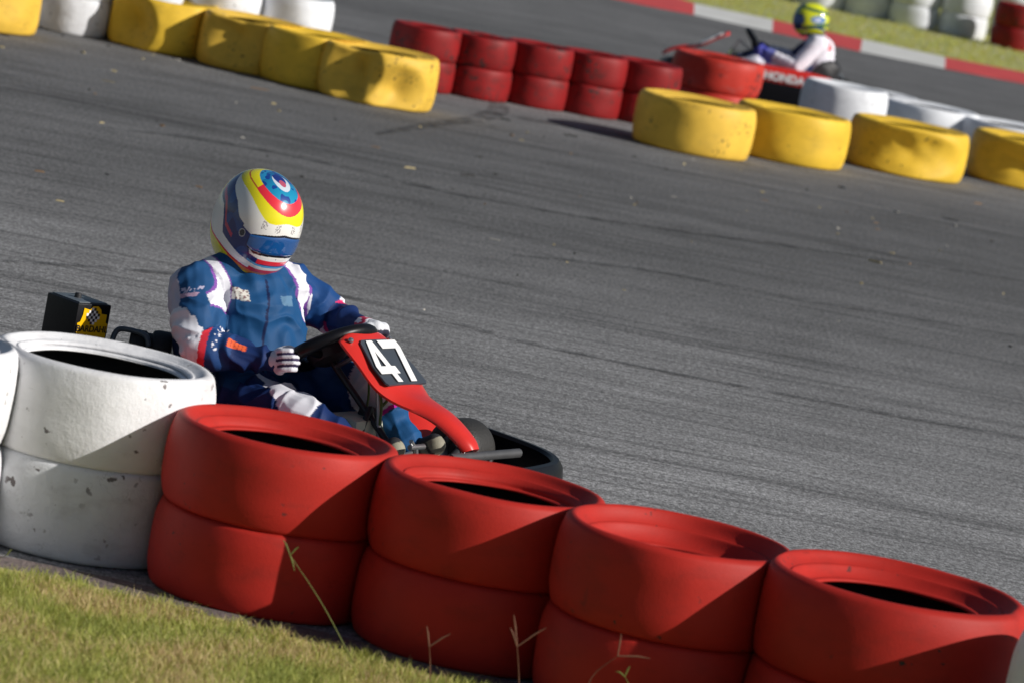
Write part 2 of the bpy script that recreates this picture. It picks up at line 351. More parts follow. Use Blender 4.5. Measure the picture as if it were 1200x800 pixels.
gm = []
for nm, c in (('blade_green', (.47, .48, .12)), ('blade_dark_green', (.34, .38, .09)), ('blade_straw', (.72, .60, .30)), ('blade_brown', (.56, .42, .22))):
    q = mat(nm, c, .6, noise_amt=.35, noise_scale=25); bs = q.node_tree.nodes["Principled BSDF"]; bs.inputs["Subsurface Weight"].default_value = 0; gm.append(q)
def thin_leaf(q):               # light shines through thin blades
    n_ = q.node_tree; b_ = n_.nodes["Principled BSDF"]; t_ = n_.nodes.new("ShaderNodeBsdfTranslucent"); m_ = n_.nodes.new("ShaderNodeMixShader"); m_.inputs[0].default_value = .42
    src = b_.inputs["Base Color"].links[0].from_socket if b_.inputs["Base Color"].links else None
    if src: n_.links.new(src, t_.inputs[0])
    n_.links.new(b_.outputs[0], m_.inputs[1]); n_.links.new(t_.outputs[0], m_.inputs[2]); n_.links.new(m_.outputs[0], n_.nodes["Material Output"].inputs[0])
for q in gm: thin_leaf(q)
gx = np.array([p.x for p in gl]); gy = np.array([p.y for p in gl])
def near_region(rnd, n):
    x = rnd.uniform(-2.6, 2.4, n * 2); y = rnd.uniform(8.6, 11.4, n * 2)
    e = np.interp(x, gx, gy) + .03 * np.sin(x * 23) + .02 * np.sin(x * 57 + 1) - .02
    k = (y < e + rnd.normal(0, .012, len(x))); x = x[k][:n]; y = y[k][:n]
    return np.stack([x, y, np.full(len(x), .006)], 1)
grass_blades('grass', near_region, 210000, .010, .036, .0014, 3, gm, 'short sunlit grass with dry straw patches on the near verge', 1.3)
lx0 = np.array([p.x for p in e1]); ly0 = np.array([p.y for p in e1])
def far_region(rnd, n):
    x = rnd.uniform(0, 9.5, n * 2); y = rnd.uniform(36, 66, n * 2)
    e = np.interp(x, lx0[1:-1], ly0[1:-1]); k = y > e + .03; x = x[k][:n]; y = y[k][:n]
    return np.stack([x, y, np.full(len(x), .01)], 1)
gm2 = [mat('far_blade_green', (.40, .44, .035), .7), mat('far_blade_dark', (.30, .37, .03), .7), mat('far_blade_straw', (.50, .44, .07), .7), mat('far_blade_brown', (.42, .33, .06), .7)]
for q in gm2: thin_leaf(q)
grass_blades('grass', far_region, 90000, .015, .04, .006, 5, gm2, 'mown yellow-green grass between the kerb and the far tyre wall', 1.2)

# ------------------------------------------------------------ barrier tyres
def tyre_mesh(name, R, W, paint, dents=(), hole=.62, sink=.0, seed=0, n=112, bulge=.007, wob=.006, flats=()):
    """hollow racing tyre: painted outside, bare rubber inside; dents = (azimuth deg, height 0-1, spread deg, spread z, depth)"""
    h = hole
    outer = [(h * R, .075 * W), (h * R + .012, .035 * W), (.74 * R, .012 * W), (.90 * R, .0), (.962 * R, .022 * W), (.99 * R, .09 * W), (R + bulge * .7, .25 * W), (R + bulge, .5 * W),
             (R + bulge * .7, .75 * W), (.99 * R, .905 * W), (.965 * R, .972 * W), (.905 * R, W), (.85 * R, .985 * W - sink * .35), (.80 * R, .965 * W - sink * .5), (.785 * R, .972 * W - sink * .5), (.74 * R, .955 * W - sink * .8), (h * R + .022, .935 * W - sink), (h * R + .008, .945 * W - sink), (h * R, .925 * W - sink)]
    inner = [(h * R + .004, .90 * W - sink), (.70 * R, .90 * W - sink * .9), (.88 * R, .88 * W - sink * .5), (.93 * R, .75 * W), (.945 * R, .5 * W), (.93 * R, .25 * W), (.88 * R, .1 * W), (.70 * R, .07 * W), (h * R + .004, .09 * W)]
    po = catmull(outer, 3, closed=False); pi = catmull(inner, 2, closed=False)
    prof = [(p[0], p[1]) for p in po] + [(p[0], p[1]) for p in pi]
    ms = [0] * len(po) + [1] * len(pi)
    b = MB(); b.lathe(prof, n=n, closed=True, ms=ms)
    rs = random.Random(seed); o1 = Vector((rs.uniform(0, 50), rs.uniform(0, 50), 0))
    out = []
    NPf = len(prof); NO = len(po)
    for vi, (x, y, z) in enumerate(b.v):
        a = math.atan2(y, x); r = math.hypot(x, y); zn = z / W
        dr = wob * noise.noise(Vector((math.cos(a) * 1.5, math.sin(a) * 1.5, zn * .8)) + o1) * 2
        dz = wob * .8 * noise.noise(Vector((math.cos(a) * 1.2, math.sin(a) * 1.2, 7)) + o1) * sm(.3, 1, zn)
        for (da, dzn, sa, sz, dp) in dents:
            q = (math.degrees(a) - da + 180) % 360 - 180
            t = math.sqrt((q / sa) ** 2 + ((zn - dzn) / sz) ** 2)
            wr = sm(h * R * .9, R * .97, r)
            # creased: steep rim, flat floor
            k = max(0., 1 - t); k = k ** .8 if dp > 0 else sm(0, 1, k)
            kk = k * (1 - .25 * noise.noise(Vector((q * .05, zn * 3, seed))))
            dr -= dp * kk * wr * (.6 + .4 * sm(-1, .2, (zn - dzn) / sz + .8)); dz -= dp * .25 * kk * wr * sm(.7, 1, zn)
        r2 = max(.02, r + dr)
        for (fa, fd) in flats:                 # squeezed flat where it leans on its neighbour
            cd = math.cos(a - fa)
            if cd > .2:
                lim = (fd - (.012 if vi % NPf >= NO else .0)) / cd
                lim -= (1 - min(1, abs(zn - .5) * 2)) * 0 
                r2 = min(r2, lim) if r2 > lim + .004 else r2 - max(0, r2 - lim + .004) ** 2 / .016
        out.append((r2 * math.cos(a), r2 * math.sin(a), max(0., z + dz)))
    b.v = out
    me = bpy.data.meshes.new(name); me.from_pydata(b.v, [], b.f); me.materials.append(paint); me.materials.append(M['rubber'])
    me.polygons.foreach_set('material_index', b.m)
    bm = bmesh.new(); bm.from_mesh(me); bmesh.ops.recalc_face_normals(bm, faces=bm.faces); bm.to_mesh(me); bm.free()
    me.polygons.foreach_set('use_smooth', [True] * len(me.polygons)); me.update(); return me
def row_flats(cs):
    """for tyre centres and radii in a row: the contact planes of every neighbouring pair"""
    fl = [[] for _ in cs]
    for i in range(len(cs) - 1):
        (x0, y0, a), (x1, y1, b) = cs[i], cs[i + 1]; d = math.hypot(x1 - x0, y1 - y0)
        if d < a + b + .012:
            p = (d * d + a * a - b * b) / (2 * d); an = math.atan2(y1 - y0, x1 - x0)
            fl[i].append((an, p - .0015)); fl[i + 1].append((an + math.pi, d - p - .0015))
    return fl
def tyre(me, p, z, rz, label, group, tilt=(0, 0)):
    o = bpy.data.objects.new('barrier_tyre', me); COL.objects.link(o); o.location = (p[0], p[1], z); o.rotation_euler = (tilt[0], tilt[1], rz)
    return tag(o, label, 'tyre', group)

# near barrier: (pixel of the top ring centre, pixel width, kind, variant)
NH = .46; W0 = .23
near = [((-99, 387), 258, 'white', 'at the left edge of the photo, mostly cut off', 'below the cut-off white tyre at the left edge'),
        ((125, 415), 270, 'white', 'with its round hole in view beside the driver, top of its stack', 'spotted with chips, bottom of the stack left of the red tyres'),
        ((338, 502), 273, 'red', 'nearest the driver, top of the first red stack beside the white tyres', 'half sunlit, bottom of the first red stack beside the white tyres'),
        ((581, 561), 276, 'red', 'in front of the kart nose, top of the second red stack', 'fully shaded, bottom of the second red stack'),
        ((799, 622), 286, 'red', 'with a sunken sidewall, top of the third red stack', 'under the tyre with the sunken sidewall, at the bottom photo edge'),
        ((1054, 680), 322, 'red', 'with a wide open black hole, top of the fourth red stack', 'bottom of the fourth red stack, at the lower right photo edge'),
        ((1356, 764), 330, 'white', 'barely showing at the lower right corner, upper of its stack', 'barely showing at the lower right corner, lower of its stack')]
rv = random.Random(3)
NT = []
for i, (pp, wpx, kind, la, lb) in enumerate(near):
    hh = .262 if kind == 'white' else (.230, .230, .230, .230, .236, .242, .23)[i]; p = at(*pp, 2 * hh); NT.append((p.x, p.y, wpx / scale_at(p) / 2 - .006, hh))
NF = row_flats([(a, b, c + .006) for a, b, c, d in NT])
for i, (pp, wpx, kind, la, lb) in enumerate(near):
    R, W0 = NT[i][2:]; p = Vector((NT[i][0], NT[i][1], 0))
    sink = {4: .060, 2: .030, 3: .034, 5: .036, 1: .012}.get(i, .02); hole = {1: .70, 2: .64, 3: .66, 4: .60, 5: .62}.get(i, .66)
    mt_ = M[kind]; up = tyre_mesh('barrier_tyre', R, W0, mt_, [(-100, .5, 60, .6, .004)] if i != 5 else [(-15, .97, 14, .4, .012)], hole, sink, i, wob=.0035, flats=NF[i])
    lo = tyre_mesh('barrier_tyre', R * 1.0, W0, M['whitespot'] if i == 1 else mt_, [(-60, .5, 50, .5, .006)], .64, .01, i + 30, wob=.004, flats=NF[i])
    dx = 0
    tyre(up, (p.x, p.y), W0 - .002, 0, '%s painted tyre %s' % (kind, la), '%s tyres of the near barrier' % kind)
    tyre(lo, (p.x, p.y), 0.001, 0, '%s painted tyre %s' % (kind, lb), '%s tyres of the near barrier' % kind)

# middle barriers, single yellow tyres
WY = .335
yl = [((-27, 30), 140, [(-60, .7, 30, .5, .02)], 'flat yellow tyre at the left photo edge, partly cut off'),
      ((187, 58.5), 130, [(-128, .45, 36, .62, .14), (-80, .95, 30, .4, .03)], 'yellow tyre with a folded left side, far left of the crumpled row'),
      ((290, 82.5), 130, [(-108, .68, 42, .55, .13)], 'yellow tyre with a dark crease under its rim, second of the crumpled row'),
      ((366, 101.2), 136, [(-95, .45, 40, .5, .02)], 'plain yellow tyre with one small hole, third of the crumpled row'),
      ((437, 119), 144, [(-117, .62, 33, .66, .17), (-66, .36, 32, .46, .09)], 'yellow tyre with two deep dents at the right end of the crumpled row')]
YF = row_flats([(at(*q[0]).x, at(*q[0]).y, q[1] / scale_at(at(*q[0])) / 2 - .006) for q in yl])
for i, (pp, wpx, dn, la) in enumerate(yl):
    p = at(*pp); R = wpx / scale_at(p) / 2 - .012
    tyre(tyre_mesh('barrier_tyre', R, WY, M['yellow'] if i % 2 else M['yellowpale'], dn, .6, .0, 50 + i, wob=.008, flats=YF[i]), (p.x, p.y), .001, 0, la, 'yellow tyres of the middle barrier')
yr = [((807, 176), 143, [(-130, .4, 40, .5, .015)], 'yellow tyre scuffed black at its left side, in front of the red tyres'),
      ((920, 187), 141, [(-70, .6, 60, .4, .008)], 'smooth unmarked yellow tyre, second from left in the right yellow row'),
      ((1057, 202), 144, [(-88, .48, 58, .46, .075), (-100, .7, 12, .18, .02), (-70, .7, 12, .15, .02)], 'yellow tyre with a wrinkled cracked band across its front'),
      ((1201, 218), 146, [(-105, .45, 50, .45, .10)], 'yellow tyre caved in at the front, at the right photo edge')]
YF = row_flats([(at(*q[0]).x, at(*q[0]).y, q[1] / scale_at(at(*q[0])) / 2 - .006) for q in yr])
for i, (pp, wpx, dn, la) in enumerate(yr):
    p = at(*pp); R = wpx / scale_at(p) / 2 - .012
    tyre(tyre_mesh('barrier_tyre', R, .335, M['yellowpale'] if i == 0 else M['yellow'], dn, .6, .0, 60 + i, wob=.006, flats=YF[i]), (p.x, p.y), .001, 0, la, 'yellow tyres of the middle barrier')
# white tyres behind the right yellow row
for i, (pp, wpx, la) in enumerate([((982, 154), 103, 'tallest-looking white tyre, just right of the far kart, behind the yellow row'), ((1025, 145), 98, 'white tyre tucked behind the first white one, behind the yellow row'),
                          ((1084, 163), 120, 'third white tyre behind the yellow row, above the wrinkled yellow one'), ((1180, 184), 126, 'last white tyre behind the yellow row, at the right photo edge')]):
    p = at(*pp); R = wpx / scale_at(p) / 2 - .01
    tyre(tyre_mesh('barrier_tyre', R, (.35, .25, .26, .25)[i], M['whitefar'], [(-140, .5, 40, .6, .01)], .6, 0, 70 + i, wob=.005), (p.x, p.y), .001, 0, la, 'white tyres behind the yellow row')
# red stacks of the middle barrier
nm = ['leftmost', 'second', 'third', 'fourth', 'fifth']
RP = [(489, 103), (553, 113), (621, 123), (684, 133), (747, 143)]
RF = row_flats([(at(*q).x, at(*q).y, 84 / scale_at(at(*q)) / 2) for q in RP])
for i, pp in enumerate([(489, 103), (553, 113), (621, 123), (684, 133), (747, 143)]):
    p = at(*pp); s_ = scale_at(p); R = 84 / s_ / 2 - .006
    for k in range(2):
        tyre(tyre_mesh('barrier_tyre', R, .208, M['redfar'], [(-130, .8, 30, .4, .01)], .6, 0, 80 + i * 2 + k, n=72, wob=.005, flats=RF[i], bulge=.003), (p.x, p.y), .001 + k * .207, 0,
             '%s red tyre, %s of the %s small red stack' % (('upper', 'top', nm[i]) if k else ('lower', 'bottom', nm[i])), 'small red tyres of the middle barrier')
p = at(828, 144); R = 110 / scale_at(p) / 2 - .01
for k in range(2):
    tyre(tyre_mesh('barrier_tyre', R, .238, M['redscuff'], [(-120, .6, 40, .5, .012)], .6, 0, 95 + k, wob=.006), (p.x, p.y), .001 + k * .237, 0,
         ('large scuffed red tyre in front of the far kart' if k else 'large red tyre under the scuffed one, mostly behind the yellow tyre'), 'large red tyres of the middle barrier')
# white stacks behind the left yellow row
wl = ['far left', 'second from left', 'third from left', 'fourth from left', 'rightmost']
WP = [(-4, 21), (81, 37.5), (163, 50), (250, 65), (335, 79)]
WF = row_flats([(at(*q).x, at(*q).y, 90 / scale_at(at(*q)) / 2) for q in WP])
for i, pp in enumerate([(-4, 21), (81, 37.5), (163, 50), (250, 65), (335, 79)]):
    p = at(*pp); R = 90 / scale_at(p) / 2 - .01
    for k in range(2):
        tyre(tyre_mesh('barrier_tyre', R, .24, M['whitespot'] if i == 1 and k == 0 else M['whitefar'], [(-120, .5, 40, .6, .012)], .62, 0, 100 + i * 2 + k, n=72, wob=.006, flats=WF[i]), (p.x, p.y), .001 + k * .238, 0,
             '%s white tyre of the %s stack behind the crumpled yellow row' % ('upper' if k else 'lower', wl[i]), 'white tyres behind the crumpled yellow row')
# far wall
fw = [((904, -3), 'f0'), ((961, 9.5), 'f1'), ((1015, 20.5), 'f2'), ((1068, 32), 'f3'), ((1125, 43.5), 'f4')]
wn = ['outermost left', 'left', 'middle', 'right', 'rightmost white']
FF = row_flats([(at(*q[0]).x, at(*q[0]).y, 59 / scale_at(at(*q[0])) / 2) for q in fw])
for i, (pp, _) in enumerate(fw):
    p = at(*pp); R = 59 / scale_at(p) / 2 - .008
    for k in range(2):
        tyre(tyre_mesh('barrier_tyre', R, .265, M['whitefar'], (), .62, 0, 120 + i * 2 + k, n=56, wob=.006, flats=FF[i]), (p.x, p.y), .001 + k * .264, 0,
             'white tyre in the %s row of the far wall on the lawn, %s stack' % ('upper' if k else 'lower', wn[i]), 'white tyres of the far wall')
for i, pp in enumerate([(1187, 46), (1245, 58)]):
    p = at(*pp); R = 59 / scale_at(p) / 2 - .008
    for k in range(3):
        tyre(tyre_mesh('barrier_tyre', R, .265, M['whitefar'], (), .62, 0, 140 + i * 3 + k, n=56, wob=.006), (p.x, p.y), .001 + k * .264, 0,
             'white tyre behind the dark red stack of the far wall, %s, %s column' % (('lowest', 'middle', 'topmost')[k], ('left', 'right')[i]), 'white tyres of the far wall')
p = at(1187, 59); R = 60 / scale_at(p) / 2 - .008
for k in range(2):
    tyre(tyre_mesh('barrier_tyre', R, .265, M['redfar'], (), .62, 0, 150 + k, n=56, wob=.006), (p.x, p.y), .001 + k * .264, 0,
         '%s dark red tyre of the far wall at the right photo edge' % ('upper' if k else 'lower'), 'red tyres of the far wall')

# ------------------------------------------------------------ people: one voxel-remeshed surface each
def capsule_chain(segs, voxel, name):
    """segs: list of (points, radii, squash or None); returns one continuous mesh"""
    b = MB()
    for pts, rad, *ex in segs:
        pts = [Vector(p) for p in pts]
        P = []; Rr = []
        for i in range(len(pts) - 1):
            for q in range(6):
                t = q / 6; P.append(pts[i].lerp(pts[i + 1], t)); Rr.append(rad[i] * (1 - t) + rad[i + 1] * t)
        P.append(pts[-1]); Rr.append(rad[-1])
        d0 = (P[0] - P[1]).normalized(); d1 = (P[-1] - P[-2]).normalized()
        pre = [(P[0] + d0 * Rr[0] * math.sin(a), Rr[0] * math.cos(a)) for a in (R_(82), R_(60), R_(35), R_(15))]
        post = [(P[-1] + d1 * Rr[-1] * math.sin(a), Rr[-1] * math.cos(a)) for a in (R_(15), R_(35), R_(60), R_(82))]
        PP = [x[0] for x in pre] + P + [x[0] for x in post]; RR = [x[1] for x in pre] + Rr + [x[1] for x in post]
        k = len(b.v); b.tube(PP, RR, n=20)
        if ex and ex[0]:
            c, ax, f = ex[0]; c = Vector(c); ax = Vector(ax).normalized()
            for j in range(k, len(b.v)):
                v = Vector(b.v[j]); dd = (v - c).dot(ax); b.v[j] = tuple(v + ax * dd * (f - 1))
    me = bpy.data.meshes.new(name); me.from_pydata(b.v, [], b.f)
    o = bpy.data.objects.new(name, me); COL.objects.link(o)
    rm = o.modifiers.new('r', 'REMESH'); rm.mode = 'VOXEL'; rm.voxel_size = voxel
    s_ = o.modifiers.new('s', 'SMOOTH'); s_.iterations = 5; s_.factor = .5
    dg = bpy.context.evaluated_depsgraph_get(); m2 = bpy.data.meshes.new_from_object(o.evaluated_get(dg)); bpy.data.objects.remove(o)
    m2.name = name; m2.materials.clear(); m2.polygons.foreach_set('use_smooth', [True] * len(m2.polygons)); return m2
def paint_mesh(me, fn, m):
    a = me.attributes.new('paint', 'FLOAT_COLOR', 'POINT'); out = []
    for v in me.vertices:
        c = fn(v.co, v.normal); out += [c[0], c[1], c[2], 1]
    a.data.foreach_set('color', out); me.materials.append(m)
def wrinkle(me, fn):
    nn = [(v.co + v.normal * fn(v.co)) for v in me.vertices]
    for v, c in zip(me.vertices, nn): v.co = c
    me.update()
def segt(p, a, b):
    a = Vector(a); b = Vector(b); ab = b - a; t = (p - a).dot(ab) / ab.length_squared; tc = max(0, min(1, t)); return t, (p - (a + ab * tc)).length

def ridges(p, d, f, seed):
    """cloth folds: sharp-crested noise running across direction d"""
    q = Vector((p.dot(d) * f, p.x * f * .25 + seed, p.z * f * .25)); v = noise.noise(q + Vector((noise.noise(p * 9) * 1.2, 0, 0)))
    return 1 - abs(v) * 2.4

def inpoly(x, y, P):
    c = False; j = len(P) - 1
    for i in range(len(P)):
        if (P[i][1] > y) != (P[j][1] > y) and x < (P[j][0] - P[i][0]) * (y - P[i][1]) / (P[j][1] - P[i][1]) + P[i][0]: c = not c
        j = i
    return c
def interp(x, pts):
    if x <= pts[0][0]: return pts[0][1]
    for (a, b), (c, d) in zip(pts, pts[1:]):
        if x <= c: return b + (d - b) * (x - a) / (c - a)
    return pts[-1][1]

def helmet_r(ph, la, S):
    """radius of the shell in direction (azimuth from the front, elevation)"""
    A, B, Cc = S; c = math.cos(la)
    front = max(0, math.cos(ph))
    a = A * (1 + .04 * front * sm(R_(10), R_(-35), la)) if math.cos(ph) > 0 else A * 1.02
    x, y, z = c * math.cos(ph) / a, c * math.sin(ph) / B, math.sin(la) / Cc
    r = (abs(x) ** 2.25 + abs(y) ** 2.25 + abs(z) ** 2.25) ** (-1 / 2.25)
    return r
def helmet(parent, loc, yaw, pitch, S, paintfn, visor_top, visor_bot, visor_az, nu, nv, roll=0):
    NU, NV = nu, nv; lo = -58
    v = []; f = []
    for j in range(NV + 1):
        la_ = lo + (90 - lo) * j / NV
        for i in range(NU):
            ph = -180 + 360 * i / NU; la = R_(la_); r = helmet_r(R_(ph), la, S)
            # front of the shell reaches lower (chin bar), the back stays higher
            inv = visor_bot(abs(ph)) < la_ < visor_top(abs(ph)) and abs(ph) < visor_az
            rr = r - (.004 if inv else 0)
            v.append((rr * math.cos(la) * math.cos(R_(ph)), rr * math.cos(la) * math.sin(R_(ph)), rr * math.sin(la)))
    for j in range(NV):
        for i in range(NU):
            i2 = (i + 1) % NU; f.append((j * NU + i, j * NU + i2, (j + 1) * NU + i2, (j + 1) * NU + i))
    k0 = len(v)       # rolled lower edge and lining
    for st, (sr, dz) in enumerate(((.96, -.006), (.86, -.004), (.80, .01), (.78, .05), (.70, .12), (.3, .14))):
        for i in range(NU):
            q = v[i]; v.append((q[0] * sr, q[1] * sr, q[2] + dz))
        a0 = 0 if st == 0 else k0 + (st - 1) * NU; b0 = k0 + st * NU
        for i in range(NU): i2 = (i + 1) % NU; f.append((a0 + i2, a0 + i, b0 + i, b0 + i2))
    me = bpy.data.meshes.new('helmet'); me.from_pydata(v, [], f)
    at_ = me.attributes.new('paint', 'FLOAT_COLOR', 'POINT'); cols2 = []
    for k, q in enumerate(v):
        if k >= k0: cols2 += [.012, .012, .012, 1]; continue
        q = Vector(q); d = Vector((q.x / S[0], q.y / S[1], q.z / S[2])).normalized()
        c = paintfn(abs(math.degrees(math.atan2(d.y, d.x))), math.degrees(math.asin(d.z)), d); cols2 += [c[0], c[1], c[2], 1]
    at_.data.foreach_set('color', cols2); me.materials.append(M['hpaint']); me.polygons.foreach_set('use_smooth', [True] * len(me.polygons))
    bm = bmesh.new(); bm.from_mesh(me); bmesh.ops.remove_doubles(bm, verts=bm.verts, dist=.0003); bmesh.ops.recalc_face_normals(bm, faces=bm.faces); bm.to_mesh(me); bm.free()
    h = link('helmet', me, parent); h.location = loc; h.rotation_euler = (roll, pitch, yaw)
    vb = MB(); NI, NJ = 48, 12; vv = []
    for j in range(NJ + 1):
        for i in range(NI + 1):
            ph = -visor_az + 2 * visor_az * i / NI; a = visor_bot(abs(ph)) - 0.5; b_ = visor_top(abs(ph)) + .5
            la = R_(a + (b_ - a) * j / NJ); r = helmet_r(R_(ph), la, S) + .0035 * (1 if 0 < j < NJ else .3)
            vv.append((r * math.cos(la) * math.cos(R_(ph)), r * math.cos(la) * math.sin(R_(ph)), r * math.sin(la)))
    vb.add(vv, [(j * (NI + 1) + i, j * (NI + 1) + i + 1, (j + 1) * (NI + 1) + i + 1, (j + 1) * (NI + 1) + i) for j in range(NJ) for i in range(NI)])
    vb.build('visor', M['visor'], h)
    return h

def glove(parent, wrist, palm_c, rim_dir, back_n, col, cuff, flip=1, s=1.0):
    """gripping hand: wrist -> palm; fingers curl round a rim that runs along rim_dir; back_n points away from the rim"""
    w = Vector(wrist); c = Vector(palm_c); d = Vector(rim_dir).normalized(); nb = Vector(back_n).normalized(); nb = (nb - d * nb.dot(d)).normalized()
    f = d.cross(nb) * flip                                     # direction the fingers point before curling
    segs = [([w, w.lerp(c, .5), c], [.030 * s, .034 * s, .028 * s]), ([c - d * .026 * s, c + d * .026 * s], [.022 * s, .022 * s])]
    for k in range(4):
        off = (k - 1.5) * .0205 * s; L = (.92, 1.04, 1.0, .82)[k] * s
        root = c + d * off + nb * .006 * s
        p1 = root + f * .040 * L + nb * .012 * s; p2 = p1 + f * .026 * L - nb * .020 * L; p3 = p2 - f * .004 * L - nb * .026 * L; p4 = p3 - f * .022 * L - nb * .010 * L
        segs.append(([c + d * off * .6, root, p1, p2, p3, p4], [.013 * s, .0125 * s, .0112 * s, .0102 * s, .0096 * s, .0085 * s]))
    t0 = c + d * .030 * s - nb * .008; segs.append(([c, t0 + d * .008, t0 + d * .012 + f * .022 - nb * .012, t0 + d * .006 + f * .044 - nb * .016], [.016 * s, .0135 * s, .012 * s, .010 * s]))
    me = capsule_chain(segs, .0028, 'glove')
    pal = Vector(c)
    def pf(p, n):
        t, _ = segt(p, w, c)
        if t < .12: return cuff
        if t < .2: return (.4, .03, .05)
        if n.dot(nb) < -.35: return (.03, .03, .06)
        for k in range(3):                                     # dark lines paint the shade in the gaps between fingers
            o_ = (p - c).dot(d) - (k - 1) * .0205 * s
            if abs(o_) < .0042 and (p - c).dot(f) > .010: return (.03, .02, .07)
        return col
    paint_mesh(me, pf, M['glove']); return link('glove', me, parent)
def shoe(parent, heel, toe, upv, body, sole):
    h = Vector(heel); t = Vector(toe); u = Vector(upv).normalized(); m_ = h.lerp(t, .45)
    me = capsule_chain([([h + u * .05, h + u * .02, m_ + u * .01, t], [.038, .038, .034, .028]), ([h - u * .012, t - u * .012], [.034, .031]), ([h + u * .03, h + u * .06], [.044, .044])], .005, 'shoe')
    def pf(p, n):
        q = (p - h).dot(u)
        if q < -.018: return sole
        tt, _ = segt(p, h, t)
        if tt < .62 or q > .028 or .80 < tt < .90: return (.02, .02, .024)
        return body
    paint_mesh(me, pf, M['shoe']); return link('shoe', me, parent)

# ------------------------------------------------------------ kart
def kart(root, P):
    fr = MB()
    for sg in (-1, 1):
        fr.tube(smoothpath([(-.42, sg * .26, .07), (-.2, sg * .28, .06), (.25, sg * .33, .05), (.7, sg * .26, .05), (.93, sg * .16, .055)]), .015, m=0)
    for x, hw, z in ((-.40, .28, .07), (-.1, .30, .075), (.30, .36, .06), (.72, .28, .06), (.93, .17, .055)): fr.tube([(x, -hw, z), (x, hw, z)], .015)
    for sg in (-1, 1): fr.tube([(.74, sg * .25, .06), (.72, sg * .38, .12)], .014)
    fr.build('frame', M['dsteel'], root)
    ft = MB(); ft.box((.60, 0, .033), (.68, .5, .006)); ft.build('floor_tray', M['steel'], root, smooth=False)
    # wheels
    def wheel(x, y, r, wd, name):
        sg = 1 if y > 0 else -1; mt = Matrix.Translation((x, y, r)) @ Matrix.Rotation(R_(90), 4, 'X')
        t = MB(); hw = wd / 2
        t.lathe([(p[0], p[1]) for p in catmull([(.48 * r, -hw * .8), (.6 * r, -hw), (.85 * r, -hw * 1.02), (.97 * r, -hw * .82), (r, -hw * .4), (r, hw * .4), (.97 * r, hw * .82), (.85 * r, hw * 1.02), (.6 * r, hw), (.48 * r, hw * .8), (.46 * r, 0)], 3)], mt, n=40, closed=True)
        wh = empty(name); wh.parent = root
        t.build('tyre', M['slick'], wh)
        rm_ = MB(); rm_.lathe([(.02, -hw * .2), (.3 * r, -hw * .25), (.42 * r, -hw * .7), (.5 * r, -hw * .86), (.5 * r, -hw * .7), (.455 * r, -hw * .1), (.455 * r, hw * .1), (.5 * r, hw * .7), (.5 * r, hw * .86), (.42 * r, hw * .7), (.3 * r, hw * .25), (.02, hw * .2)], mt, n=32, closed=True)
        rm_.build('rim', M['steel'], wh)
        hb = MB(); hb.lathe([(0.001, -hw * .5), (.03, -hw * .5), (.035, 0), (.03, hw * .5), (.001, hw * .5)], mt, n=16); hb.build('hub', M['dsteel'], wh)
    FX, RX = P.get('fx', .70), P.get('rx', -.32)
    for sg in (-1, 1): wheel(FX, sg * .40, .100, .125, 'front_wheel'); wheel(RX, sg * .48, .12, .18, 'rear_wheel')
    ax = MB(); ax.tube([(RX, -.54, .12), (RX, .54, .12)], .02, n=14); ax.build('rear_axle', M['steel'], root)
    # brake disc and sprocket
    for y_, r_, nme in ((.2, .075, 'brake_disc'), (-.2, .10, 'sprocket')):
        d_ = MB(); d_.lathe([(.03, -.003), (r_, -.003), (r_, .003), (.03, .003)], Matrix.Translation((RX, y_, .12)) @ Matrix.Rotation(R_(90), 4, 'X'), n=36, closed=True); d_.build(nme, M['steel'], root)
    # bucket seat: a shell of revolution-like sections
    st = MB(); NS, NP = 18, 16; vv = []
    sh = [(.22, .13, .15, .06), (.12, .06, .19, .08), (-.02, .045, .20, .12), (-.12, .08, .205, .17), (-.19, .18, .21, .19), (-.235, .30, .205, .17), (-.26, .40, .16, .10), (-.27, .43, .10, .04)]
    shs = catmull([Vector(q) for q in sh], 4, closed=False) if False else None
    rows = []
    for i in range(len(sh) - 1):
        for q in range(4):
            t = q / 4; rows.append([a * (1 - t) + b * t for a, b in zip(sh[i], sh[i + 1])])
    rows.append(list(sh[-1]))
    rows = [[a_ + P.get('seatdx', 0), b__ * P.get('seath', 1), c_ * .92, d__] for a_, b__, c_, d__ in rows]
    for off in (0, .012):
        for (x, z, hw, ww) in rows:
            for k in range(NP + 1):
                a = math.pi * (k / NP - .5); sy = math.sin(a); wall = (1 - math.cos(a)) ** 1.6
                vv.append((x + wall * ww * .75 - off * .6, sy * (hw + off), z + wall * ww * .75 - off * .8))
    nr = len(rows); ff = []
    for L_ in range(2):
        for j in range(nr - 1):
            for k in range(NP):
                a = L_ * nr * (NP + 1) + j * (NP + 1) + k; ff.append((a, a + 1, a + NP + 2, a + NP + 1))
    o_ = nr * (NP + 1)
    for j in range(nr - 1):
        for k in (0, NP): a = j * (NP + 1) + k; ff.append((a, a + NP + 1, a + NP + 1 + o_, a + o_))
    for k in range(NP):
        for j in (0, nr - 1): a = j * (NP + 1) + k; ff.append((a, a + 1, a + 1 + o_, a + o_))
    st.add(vv, ff); st.build('seat', P['seat'], root)
    # steering
    wc = Vector(P.get('wc', (.40, 0, .365))); tl = R_(P.get('wtilt', 42)); t_ = Vector((math.sin(tl), 0, math.cos(tl))); nrm = Vector((-math.cos(tl), 0, math.sin(tl)))
    rr = P.get('wr', .155); ro = R_(P.get('wroll', 0)); ux = Vector((0, 1, 0)) * math.cos(ro) + t_ * math.sin(ro); uy = -Vector((0, 1, 0)) * math.sin(ro) + t_ * math.cos(ro)
    sw = empty('steering_wheel'); sw.parent = root
    ring = []
